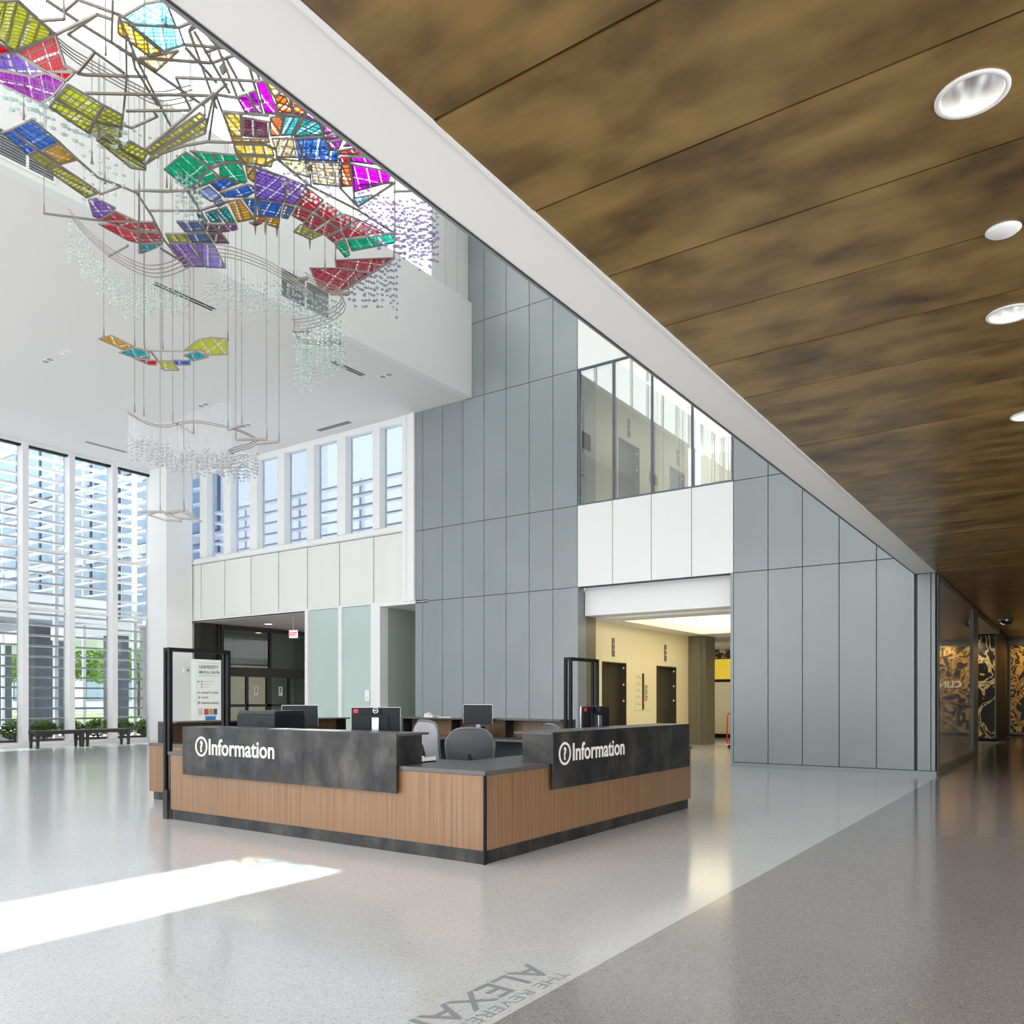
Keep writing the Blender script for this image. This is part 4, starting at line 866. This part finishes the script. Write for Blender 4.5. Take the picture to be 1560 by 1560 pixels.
# ---- H: bare lattice with cyan and amber panes
fn = wave(8.75, .1); Hh = root_for('metal_lattice', 'open lattice of bare metal bars with pale cyan and amber panes', [fn(150, 30), fn(350, 150)])
for poly, h in (([(188, 25), (222, 5), (252, 0), (268, 40), (225, 38), (200, 35)], 'cyan'), ([(201, 38), (250, 40), (272, 42), (281, 68), (249, 78)], 'cyan'), ([(180, 31), (194, 35), (246, 79), (226, 85), (180, 50)], 'gold'), ([(214, 90), (272, 77), (236, 110)], 'peach')):
    glass_panel(poly, h, fn, Hh)
bars([[(70, 0), (120, 33)], [(97, 18), (118, 0)], [(24, 34), (98, 29), (98, 16)], [(115, 37), (148, 22), (172, 30)], [(103, 52), (145, 79), (118, 112)], [(148, 22), (103, 52)], [(126, 38), (240, 108)], [(120, 0), (180, 22), (194, 30)], [(172, 0), (170, 66)], [(172, 66), (236, 110)],
      [(181, 26), (192, 50), (193, 120), (186, 190), (184, 208)], [(130, 114), (225, 117)], [(130, 142), (332, 146)], [(192, 169), (292, 168)], [(192, 50), (207, 88), (262, 196)], [(145, 80), (190, 112)], [(118, 112), (130, 114)],
      [(272, 42), (300, 30)], [(300, 30), (288, 46), (330, 165)], [(296, 48), (350, 142)], [(288, 46), (312, 34)], [(304, 40), (334, 74)], [(320, 42), (362, 150)], [(281, 68), (366, 75)], [(312, 80), (352, 66)], [(212, 88), (322, 96)], [(322, 96), (370, 80)], [(268, 118), (402, 124)],
      [(268, 118), (292, 170)], [(282, 72), (330, 126)], [(236, 110), (312, 162)], [(345, 90), (372, 140)], [(328, 144), (402, 155)], [(374, 82), (400, 172)], [(384, 90), (396, 124)], [(328, 146), (318, 216)], [(330, 148), (352, 205), (362, 240)], [(200, 80), (206, 104), (240, 160)], [(308, 160), (345, 128)], [(238, 178), (200, 195), (186, 190)], [(234, 170), (240, 178)]], fn, Hh)
cables([(97, 16), (161, 84), (205, 100), (252, 38), (247, 30), (340, 105), (320, 95), (400, 124)], fn, Hh)
r_ = MB(); q = fn(339, 106); r_.octa(q, .05, .08).build('wire_cage', 'sculpture_metal', Hh)
rails([(85, 55), (110, 75), (150, 98), (200, 125), (240, 140), (290, 130)], 9.5, 10.6, 4, 7, Hh)
strands([(x, y, y + 60, y + 105, 10.4) for x, y in ((205, 140), (214, 146), (228, 150), (240, 150))], Hh, 'bead_teal', .03, .02, .14)

# ---- V shaped olive wing
fn = wave(8.15, .1); Vv = root_for('olive_wing', 'olive yellow V shaped pair of glass wings', [fn(150, 215), fn(310, 190)])
for poly in ([(152, 208), (161, 204), (187, 218), (180, 225)], [(183, 226), (198, 215), (226, 232), (216, 246)], [(147, 213), (154, 210), (222, 252), (222, 259), (200, 256)], [(222, 228), (304, 172), (312, 178), (229, 236)], [(231, 237), (314, 181), (312, 203), (258, 226), (250, 232), (222, 250)]):
    glass_panel(poly, 'lime' if poly[0][0] in (152, 183) else 'olive', fn, Vv)
cables([(150, 207), (312, 176), (196, 254), (221, 258), (140, 248)], fn, Vv)
bars([[(222, 228), (326, 142), (312, 203)]], fn, Vv)

# ---- B: long descending wave on the window side
fn = wave(8.0, .1); B = root_for('glass_wave', 'descending ribbon of blue, yellow, red and purple glass panels over bead rails', [fn(30, 210), fn(320, 390)])
for poly, h in (([(3, 202), (17, 197), (55, 229), (41, 235)], 'blue'), ([(19, 196), (48, 182), (90, 216), (62, 228)], 'blue'), ([(44, 237), (58, 231), (88, 250), (70, 257)], 'olive'), ([(66, 231), (91, 217), (118, 243), (92, 250)], 'amber'),
                ([(72, 259), (91, 252), (152, 293), (132, 301)], 'olive'), ([(135, 304), (146, 302), (176, 317), (153, 334), (142, 329)], 'purple'), ([(152, 334), (176, 322), (210, 338), (210, 352), (170, 340)], 'dullred'), ([(150, 341), (170, 342), (210, 354), (210, 370), (195, 366)], 'red'),
                ([(213, 338), (233, 338), (242, 352), (213, 352)], 'dullred'), ([(213, 354), (243, 354), (251, 367), (213, 370)], 'dullred'), ([(212, 373), (248, 370), (238, 377), (215, 386)], 'teal'),
                ([(269, 337), (305, 337), (313, 352), (282, 353)], 'slate'), ([(308, 340), (322, 342), (336, 354), (316, 353)], 'plum'), ([(318, 356), (338, 356), (349, 370), (328, 370)], 'plum'), ([(284, 356), (314, 355), (324, 369), (292, 369)], 'slate'), ([(252, 356), (281, 356), (288, 368), (258, 368)], 'olive'),
                ([(258, 371), (294, 371), (312, 406), (281, 406)], 'purple'), ([(297, 371), (325, 371), (344, 408), (314, 407)], 'violet'), ([(324, 342), (341, 342), (350, 352), (337, 353)], 'plum'), ([(344, 341), (360, 341), (362, 349), (353, 351)], 'magenta')):
    glass_panel(poly, h, fn, B, .020)
bars([[(92, 219), (118, 243), (150, 271), (185, 284), (208, 294), (232, 330), (250, 366), (280, 402)], [(206, 290), (285, 291)], [(228, 321), (302, 321)], [(212, 290), (212, 386)], [(184, 284), (152, 296)], [(66, 325), (152, 336)], [(165, 391), (195, 374)], [(244, 378), (276, 398)], [(285, 291), (305, 320), (314, 338)], [(152, 336), (210, 338)]], fn, B, .023)
cables([(67, 325), (70, 255), (36, 182), (140, 249), (212, 290), (254, 286), (160, 280), (343, 408), (152, 334)], fn, B)
rails([(104, 318), (135, 352), (170, 380), (215, 402), (250, 402), (290, 385)], 11.0, 11.4, 4, 6, B)
strands([(105 + 4.2 * k, 322 + 95 * math.sin(min(1, k / 22) * 1.45), 332 + 95 * math.sin(min(1, k / 22) * 1.45) + random.uniform(0, 10), 392 + 92 * math.sin(min(1, k / 24) * 1.4) + random.uniform(-16, 10), 11.1 + .1 * (k % 4)) for k in range(44)], B, 'bead_teal', .018, .017, .055, .002)
rails([(310, 372), (350, 376), (400, 394), (440, 418), (475, 446)], 11.2, 11.0, 4, 6, B)
strands([(312 + 5 * k, 378 + 1.3 * k * .9, 432 + random.uniform(-6, 10), 468 + random.uniform(-12, 24), 11.2 + .08 * (k % 4)) for k in range(32)], B, 'bead_teal', .022, .014, .075, .002)

# ---- C: arching canopy of many colours
fn = wave(8.3, .12); Cc = root_for('arched_canopy', 'arching many coloured glass canopy sweeping from green through violet to red', [fn(300, 260), fn(560, 360)])
for poly, h in (([(250, 258), (276, 236), (283, 232), (318, 254), (308, 270), (290, 287), (284, 285)], 'green'), ([(290, 230), (322, 233), (328, 248), (320, 254)], 'green'), ([(324, 233), (361, 237), (366, 245), (342, 247), (329, 248)], 'green'), ([(334, 251), (367, 247), (376, 276), (372, 279), (335, 267)], 'green'), ([(319, 256), (333, 268), (310, 281), (292, 287), (308, 272)], 'green'),
                ([(321, 280), (335, 270), (366, 278), (333, 291)], 'blue'), ([(335, 294), (378, 281), (390, 285), (388, 292), (375, 300), (343, 300)], 'blue'), ([(300, 293), (318, 284), (337, 300), (322, 307)], 'paleblue'), ([(326, 308), (338, 304), (342, 310), (332, 315)], 'paleblue'), ([(348, 307), (366, 304), (388, 333), (362, 338)], 'amber'), ([(370, 303), (391, 302), (390, 330)], 'blue'),
                ([(300, 325), (304, 323), (316, 337), (305, 337)], 'teal'), ([(313, 324), (326, 320), (338, 338), (321, 338)], 'teal'), ([(328, 320), (345, 315), (358, 338), (343, 338)], 'teal'),
                ([(340, 173), (369, 173), (369, 208), (352, 208)], 'gold'), ([(371, 179), (410, 186), (409, 209), (371, 207)], 'wine'), ([(353, 211), (410, 212), (411, 217), (355, 216)], 'amber'), ([(357, 220), (412, 221), (418, 237), (362, 234)], 'gold'), ([(363, 237), (417, 240), (413, 254), (371, 247)], 'gold'), ([(374, 251), (387, 254), (388, 278), (377, 270)], 'amber'),
                ([(361, 148), (376, 143), (390, 171), (374, 172)], 'hot'), ([(379, 141), (390, 138), (399, 171), (393, 172)], 'hot'), ([(391, 125), (403, 123), (424, 172), (404, 172)], 'hot'), ([(405, 123), (430, 121), (432, 134), (418, 149)], 'gold'), ([(419, 150), (431, 136), (446, 172), (424, 172)], 'orange'), ([(434, 133), (467, 156), (462, 176), (449, 173)], 'orange'), ([(470, 158), (494, 176), (486, 185), (466, 178)], 'hot'),
                ([(490, 189), (506, 184), (524, 198), (495, 204)], 'magenta'), ([(497, 207), (530, 202), (534, 206), (499, 213)], 'magenta'), ([(500, 216), (522, 212), (516, 226), (503, 228)], 'magenta'), ([(523, 223), (538, 209), (553, 220)], 'hot'),
                ([(412, 179), (432, 176), (426, 206), (412, 207)], 'orange'), ([(434, 177), (458, 178), (445, 205), (428, 206)], 'teal'), ([(463, 179), (486, 187), (492, 205), (448, 208)], 'teal'), ([(449, 211), (493, 208), (500, 228), (515, 230), (514, 245), (455, 243)], 'blue'),
                ([(414, 211), (446, 211), (452, 240), (423, 239)], 'mix'), ([(424, 242), (454, 245), (471, 247), (472, 270), (444, 262)], 'pale'), ([(474, 247), (516, 248), (518, 284), (477, 280)], 'mix'),
                ([(518, 229), (555, 223), (574, 237), (519, 235)], 'dullred'), ([(519, 239), (530, 239), (531, 248), (520, 248)], 'pure_red'), ([(520, 250), (532, 250), (537, 283), (521, 284)], 'orange'), ([(534, 239), (578, 240), (594, 253), (535, 246)], 'hot'), ([(535, 250), (596, 262), (592, 278), (540, 292)], 'hot'), ([(538, 302), (567, 297), (562, 305), (545, 313)], 'cyan'),
                ([(388, 254), (438, 271), (432, 308), (390, 302)], 'violet'), ([(440, 272), (468, 284), (452, 312), (434, 308)], 'purple'), ([(392, 304), (430, 310), (426, 331), (394, 327)], 'blue'), ([(433, 311), (449, 315), (438, 333), (429, 331)], 'slate'), ([(405, 330), (426, 333), (424, 347), (408, 342)], 'amber'), ([(387, 328), (403, 330), (403, 337), (387, 338)], 'orange'), ([(380, 339), (400, 339), (389, 344)], 'pure_red'),
                ([(469, 287), (493, 305), (478, 322), (453, 312)], 'red'), ([(452, 315), (475, 323), (462, 338), (445, 328)], 'dullred'), ([(495, 307), (520, 324), (499, 336), (480, 323)], 'red'), ([(477, 325), (497, 337), (478, 350), (462, 341)], 'dullred'), ([(458, 342), (475, 351), (461, 359), (447, 353)], 'olive'), ([(477, 352), (492, 357), (473, 365), (463, 360)], 'olive'),
                ([(522, 325), (548, 335), (519, 348), (502, 337)], 'red'), ([(500, 339), (517, 349), (497, 359), (481, 352)], 'dullred'), ([(550, 336), (585, 354), (527, 362), (521, 350)], 'red'), ([(498, 361), (518, 351), (525, 364), (508, 369)], 'dullred'), ([(510, 371), (526, 366), (533, 388), (526, 392)], 'green'), ([(529, 365), (602, 356), (600, 370), (536, 382)], 'green')):
    glass_panel(poly, h, fn, Cc, .019)
bars([[(246, 234), (280, 222), (315, 216), (400, 218), (420, 228), (422, 242), (395, 254)], [(288, 290), (310, 262), (345, 246), (376, 250)], [(206, 290), (252, 292), (288, 290), (340, 270)], [(389, 252), (389, 338)], [(366, 172), (368, 208)], [(340, 172), (362, 236), (374, 250)], [(516, 230), (520, 290)], [(532, 238), (540, 300)], [(472, 245), (474, 285)], [(452, 212), (470, 260)],
      [(422, 242), (470, 282), (545, 320), (602, 356)], [(517, 285), (545, 315)], [(545, 315), (602, 278)], [(545, 283), (598, 278)], [(600, 292), (645, 290)], [(410, 172), (462, 178)], [(444, 208), (464, 176), (470, 158)], [(486, 186), (502, 230)], [(432, 121), (448, 172)], [(300, 322), (350, 306)], [(288, 292), (305, 322)], [(340, 170), (410, 176)]], fn, Cc, .024)
cables([(389, 343), (404, 343), (422, 347), (472, 366), (512, 380), (602, 356), (448, 330), (297, 295), (282, 290), (260, 290)], fn, Cc)
for (x, y, D) in ((389, 343, 0), (404, 343, 0), (422, 347, 0), (472, 366, 0)):
    p = fn(x, y); MB().tube([p, p - Vector((0, 0, .14))], .02, 6, .005).build('finial', 'sculpture_metal', Cc)
strands([(x, 215, 238 + (x % 5) * 3, 305 + (x % 11) * 4, 10.7) for x in (270, 277, 284, 292, 300, 306)], Cc, 'bead_teal', .036, .026, .075)
strands([(x, 200, 212 + (x % 6) * 3, 285 + random.uniform(-15, 18), 10.6 + random.uniform(-.2, .2)) for x in range(432, 520, 6)], Cc, 'bead_smoke', .036, .022, .11)
strands([(x, 265 + (x - 540) * .35, 285 + (x - 540) * .2 + random.uniform(0, 18), min(345 + (x - 540) * .6, 402) + random.uniform(-22, 12), 11.4 + random.uniform(-.4, .4)) for x in [548 + 3.6 * k for k in range(34)]], Cc, 'bead_lilac', .036, .021, .095)
strands([(x, 300, 318 + random.uniform(0, 20), 395 + random.uniform(-30, 15), 11.6 + random.uniform(-.3, .3)) for x in [600 + 4.2 * k for k in range(15)]], Cc, 'bead_smoke', .036, .021, .10)
strands([(x, 420 - (x - 530) * .45, 424 - (x - 530) * .38 + random.uniform(0, 8), 452 + random.uniform(-14, 22), 11.5 + random.uniform(-.2, .2)) for x in [528 + 4.2 * k for k in range(18)]] + [(604, 395, 402, 487, 11.3)], Cc, 'bead_smoke', .034, .021, .085)
strands([(460 + 7 * k, 285 + 4.3 * k, 288 + 4.3 * k, 296 + 4.6 * k, 11.0) for k in range(18)], Cc, 'bead_teal', .036, .024, .07)

# ---- D: red wedge with its bead curtain
fn = flat(11.3, -.004); D_ = root_for('red_glass_wedge', 'dark red glass wedge hanging above a curved curtain of pale beads', [fn(472, 408), fn(602, 394)])
for poly in ([(511, 397), (602, 393), (568, 416), (512, 408)], [(472, 409), (511, 409), (566, 417), (528, 440), (500, 446), (485, 438)]): glass_panel(poly, 'dullred', fn, D_)
bars([[(503, 447), (532, 447)], [(446, 503), (474, 504)], [(448, 427), (470, 424)]], fn, D_, .04)
cables([(511, 398), (600, 394), (531, 446), (448, 503), (448, 428), (495, 412)], fn, D_)
rails([(470, 430), (500, 446), (520, 452), (526, 470), (510, 486), (480, 498), (450, 502)], 11.0, 11.3, 4, -5, D_)
rails([(448, 506), (460, 516), (490, 520), (520, 518)], 11.3, 11.0, 3, 3, D_)
strands([(448 + 2.6 * k, 470 + 22 * math.cos(k / 5), 505 - 18 * math.sin(k / 30 * 3) + random.uniform(0, 14), 560 + random.uniform(-12, 26) + (14 if k < 12 else 0), 11.1 + random.uniform(-.3, .3)) for k in range(31)], D_, 'bead_teal', .020, .017, .055, .002)
strands([(440 + 6 * k, 430, 436 + 2 * k, 470 + 5 * k, 11.2) for k in range(14)], D_, 'bead_teal', .03, .02, .08, .002)

# ---- E: low pair of wings
fn = flat(11.6, .006); E_ = root_for('low_glass_wings', 'low hanging pair of amber and olive glass wings joined by a blue and red strip', [fn(150, 516), fn(347, 540)])
for poly, h in (([(150, 516), (170, 511), (204, 528), (190, 534)], 'amber'), ([(181, 537), (205, 530), (226, 535), (228, 547), (205, 545)], 'teal'), ([(202, 545), (227, 549), (240, 549), (238, 556), (228, 556)], 'pure_red'), ([(241, 550), (262, 550), (273, 564), (250, 564)], 'lime'), ([(263, 549), (288, 549), (290, 556), (268, 556)], 'blue'), ([(280, 541), (300, 535), (318, 544), (295, 550)], 'teal'), ([(279, 535), (303, 517), (320, 514), (346, 516), (347, 540), (318, 541), (304, 533)], 'lime')):
    glass_panel(poly, h, fn, E_, .02)
bars([[(205, 529), (228, 534), (276, 535)], [(228, 534), (240, 549)]], fn, E_, .02)
cables([(158, 512), (205, 529), (248, 534), (347, 520), (220, 532), (246, 562), (289, 555)], fn, E_)

# ---- F: crystal chandelier
fnF = flat(11.9); F_ = root_for('crystal_chandelier', 'sparkling curtain of clear crystal strands on thin curved rails', [fnF(200, 630), fnF(395, 680)], 'chandelier')
rails([(194, 627), (220, 642), (250, 648), (290, 641), (330, 646), (365, 655), (391, 668)], 11.7, 12.1, 2, 3, F_)
rails([(391, 668), (380, 676), (360, 681), (347, 686)], 12.1, 11.7, 3, 3, F_)
bars([[(263, 642), (295, 660)], [(347, 655), (371, 647)], [(360, 669), (407, 669)], [(390, 676), (425, 673)]], fnF, F_, .03)
cables([(205, 628), (219, 634), (263, 642), (295, 659), (347, 655), (368, 648), (359, 669), (406, 668), (425, 672)], fnF, F_)
strands([(197 + 2.55 * k, 630 + 14 * math.sin(k / 12), 662 + 28 * min(1, k / 30) + random.uniform(-4, 6) + 4 * math.sin(k / 2.0), 692 + 26 * min(1, k / 30) + random.uniform(-6, 8), 11.8 + .12 * (k % 3)) for k in range(62)], F_, 'bead_crystal', .034, .020, .050, .002)
strands([(348 + 2.2 * k, 684 - 10 * k / 20, 690 + random.uniform(0, 6), 722 + random.uniform(-6, 14), 11.9 + .1 * (k % 3)) for k in range(21)], F_, 'bead_crystal', .026, .018, .05, .002)

# ---- G: small bare frame
fn = flat(12.2, .002); G_ = root_for('small_bar_frame', 'small flat cluster of bare metal bars below the crystal curtain', [fn(225, 785), fn(305, 790)])
bars([[(212, 780), (248, 779)], [(225, 784), (250, 792)], [(243, 779), (278, 791)], [(252, 781), (270, 778), (282, 777)], [(282, 777), (307, 795)], [(262, 782), (282, 777)], [(270, 789), (300, 791)], [(276, 779), (296, 790)], [(225, 784), (243, 779)], [(250, 792), (276, 794)]], fn, G_, .026)
glass_panel([(247, 780), (258, 779), (264, 784), (254, 785)], 'olive', fn, G_, .015)
cables([(244, 782), (280, 776)], fn, G_)
# ================================================================== OUTSIDE THE WINDOWS
struct(MB().box(-120, -28.6, -40, 120, -.25, -.06).box(-28.6, -26.35, -40, 16.7, -.25, -.06).build('ground', 'concrete_out'), 'pale concrete forecourt outside the window wall')
struct(box('ground_rear', -28.5, 30, 37.2, 110, -.35, -.13, 'concrete_out'), 'pale ground behind the building')
struct(box('lawn', -84, -44, 24, 70, -.06, -.03, 'lawn'), 'green lawn beyond the drop off canopy')
struct(box('planting_bed', -27.35, -26.28, -6, 16.6, -.06, .12, 'mulch'), 'mulched planting bed outside the window wall')
# louvre screen along the window wall
XLV = -27.7
r = thing('louvre_screen', (XLV, 6, 0), 'white horizontal sunshade louvres on steel posts outside the window wall', 'sunshade')
z = .75; lv = None
while z < 9.6:
    if lv is None:
        o = MB().box(XLV - .14, XLV + .14, -6, 16.3, -.03, .03).build('louvre_blade', 'louver_white', r); lv = o.data; o.location.z = z
    else:
        o = bpy.data.objects.new('louvre_blade', lv); col.objects.link(o); o.parent = r; o.location = (0, 0, z)
    z += .34
for k in range(9):
    yv = 16.2 - 2.746 * k; box('post', XLV - .30, XLV - .16, yv - .06, yv + .06, -.06, 9.7, 'louver_white', r)
# same louvres in front of the rear clerestory and of the far wing
struct(box('ceiling_bounce_slab', -28.4, -14.7, 16.8, 24, 4.12, 4.3, 'white_paint'), 'white slab added behind the clerestory windows to bounce light onto the louvres')  # reflector slab added to brighten the louvre undersides
def screen(Yv, x0, x1, z0, z1, step, label, n_):
    r = thing('louvre_screen', ((x0 + x1) / 2, Yv, z0), label, 'sunshade'); z = z0
    while z < z1:
        box('louvre_blade', x0, x1, Yv - .15, Yv + .15, z - .03, z + .03, 'louver_white', r); z += step
    for k in range(n_):
        x = x0 + (x1 - x0) * (k + .5) / n_; box('post', x - .06, x + .06, Yv + .16, Yv + .3, 4.303 if z0 > 5 else -.1, z1, 'louver_white', r)
screen(18.0, -25.6, -14.2, 5.9, 8.35, .37, 'white horizontal sunshade louvres behind the clerestory windows', 4)
screen(19.6, -62, -28.8, 4.9, 12.5, .62, 'white sunshade louvres across the neighbouring wing', 12)
bw2 = thing('office_wing', (-45, 21, 0), 'pale blue glazed wing of the neighbouring building seen through the window wall', 'building')
box('wall', -64, -28.6, 20.4, 26, 4.4, 15, 'facade_white', bw2)
for k in range(14):
    for q in range(3):
        x = -63.5 + 2.5 * k; wn = box('window', x, x + 2.2, 20.30, 20.40, 5.0 + 3.3 * q, 7.9 + 3.3 * q, 'facade_dark', bw2); box('pane', x + .06, x + 2.14, 20.28, 20.30, 5.06 + 3.3 * q, 7.84 + 3.3 * q, 'facade_glass', wn)
for k in range(6): box('pillar', -62 + 6 * k, -61.2 + 6 * k, 20.5, 21.3, -.3, 4.4, 'facade_dark', bw2)
bw3 = thing('rear_tower', (-18, 44, 0), 'pale hospital block with blue windows behind the clerestory', 'building')
box('wall', -60, -17, 42, 52, 0, 11, 'facade_white', bw3)
for k in range(15):
    for q in range(2):
        x = -59 + 2.8 * k; wn = box('window', x, x + 2.0, 41.9, 42, 4 + 3.4 * q, 6.2 + 3.4 * q, 'facade_dark', bw3); box('pane', x + .06, x + 1.94, 41.88, 41.9, 4.06 + 3.4 * q, 6.14 + 3.4 * q, 'facade_glass', wn)
bw4 = thing('street_building', (-98, 48, 0), 'long low pale building across the lawn', 'building')
box('wall', -104, -92, 20, 76, -.05, 8.5, 'facade_white', bw4)
for k in range(14):
    for q in range(2):
        yv = 21 + 3.8 * k; wn = box('window', -92, -91.9, yv, yv + 2.4, 1.2 + 3.7 * q, 3.4 + 3.7 * q, 'facade_dark', bw4); box('pane', -91.9, -91.88, yv + .06, yv + 2.34, 1.26 + 3.7 * q, 3.34 + 3.7 * q, 'facade_glass', wn)
# drop-off canopy
cn = thing('entrance_canopy', (-37, 6, 0), 'grey drop off canopy on dark columns outside the window wall', 'canopy')
box('slab', -44, -30.5, -12, 16.5, 4.35, 5.0, 'canopy_grey', cn); box('fascia', -30.5, -30.3, -12, 16.5, 4.25, 5.1, 'facade_white', cn)
for k in range(6): box('soffit_line', -43.5, -30.7, -10 + 4.6 * k, -9.9 + 4.6 * k, 4.33, 4.35, 'facade_dark', cn)
for x in (-33.5, -41.5):
    for yv in (2.5, 7.6, 12.7, 16.0 if x < -40 else 15.5): box('column', x - .3, x + .3, yv - .3, yv + .3, -.06, 4.35, 'facade_dark', cn)
# shrubs and trees
def leaves(n_, cx, cy, cz, rx, ry, rz, s0, rnd):
    V = []; F = []
    for i in range(n_):
        while True:
            a = Vector((rnd.uniform(-1, 1), rnd.uniform(-1, 1), rnd.uniform(-1, 1)))
            if .35 < a.length < 1: break
        p = Vector((cx + a.x * rx, cy + a.y * ry, cz + a.z * rz)); u = Vector((rnd.uniform(-1, 1), rnd.uniform(-1, 1), rnd.uniform(-.4, 1))).normalized(); v_ = u.cross(Vector((rnd.uniform(-1, 1), rnd.uniform(-1, 1), rnd.uniform(-1, 1)))).normalized(); s = s0 * rnd.uniform(.7, 1.3)
        k = len(V); V += [p - u * s, p + v_ * s * .5, p + u * s, p - v_ * s * .5]; F.append((k, k + 1, k + 2, k + 3))
    return V, F
rnd = random.Random(3)
shr = []
for k in range(3):
    V, F = leaves(900, 0, 0, .33, .36, .41, .30, .05, rnd); me = bpy.data.meshes.new('foliage'); me.from_pydata(V, [], F); me.materials.append(MATS['leaf']); shr.append(me)
stem = MB().tube([(0, 0, -.02), (.03, .02, .25)], .02, 6).tube([(0, 0, -.02), (-.08, .06, .3)], .015, 6).tube([(0, 0, -.02), (.06, -.1, .3)], .015, 6)
sm_ = bpy.data.meshes.new('stem'); sm_.from_pydata([tuple(v) for v in stem.V], [], stem.F); sm_.materials.append(MATS['bark'])
for k in range(15):
    r = thing('clipped_shrub', (-26.78 + rnd.uniform(-.04, .04), 15.95 - .85 * k, .12), 'clipped green shrub in the bed outside the window wall', 'shrub', 'shrubs outside the window wall')
    for nm, me in (('foliage', shr[k % 3]), ('stem', sm_)):
        o = bpy.data.objects.new(nm, me); col.objects.link(o); o.parent = r
    r.rotation_euler = (0, 0, rnd.uniform(-.15, .15)); r.scale = (1, 1, rnd.uniform(.85, 1.0))
V, F = leaves(2600, 0, 0, 4.6, 2.2, 2.2, 1.9, .16, rnd); tm = bpy.data.meshes.new('crown'); tm.from_pydata(V, [], F); tm.materials.append(MATS['leaf'])
tk = MB().tube([(0, 0, -.1), (.05, 0, 2.0), (0, .1, 4.2)], .16, 8, .07).tube([(.03, 0, 2.6), (.9, .4, 4.2)], .07, 6, .03).tube([(.03, 0, 2.4), (-.8, -.5, 4.3)], .07, 6, .03)
tkm = bpy.data.meshes.new('trunk'); tkm.from_pydata([tuple(v) for v in tk.V], [], tk.F); tkm.materials.append(MATS['bark'])
for k, (px, D, s) in enumerate(((15, 66, 1.0), (72, 74, 1.1), (128, 60, 1.0), (168, 80, 1.0), (212, 70, 1.0), (252, 96, 1.0))):
    tp = atD(px, 1065, D); x, yv = tp.x, tp.y
    r = thing('street_tree', (x, yv, -.03), 'leafy green tree on the lawn beyond the canopy', 'tree', 'trees on the lawn')
    for nm, me in (('crown', tm), ('trunk', tkm)):
        o = bpy.data.objects.new(nm, me); col.objects.link(o); o.parent = r
    r.scale = (s, s, s); r.rotation_euler = (0, 0, k * 1.3)
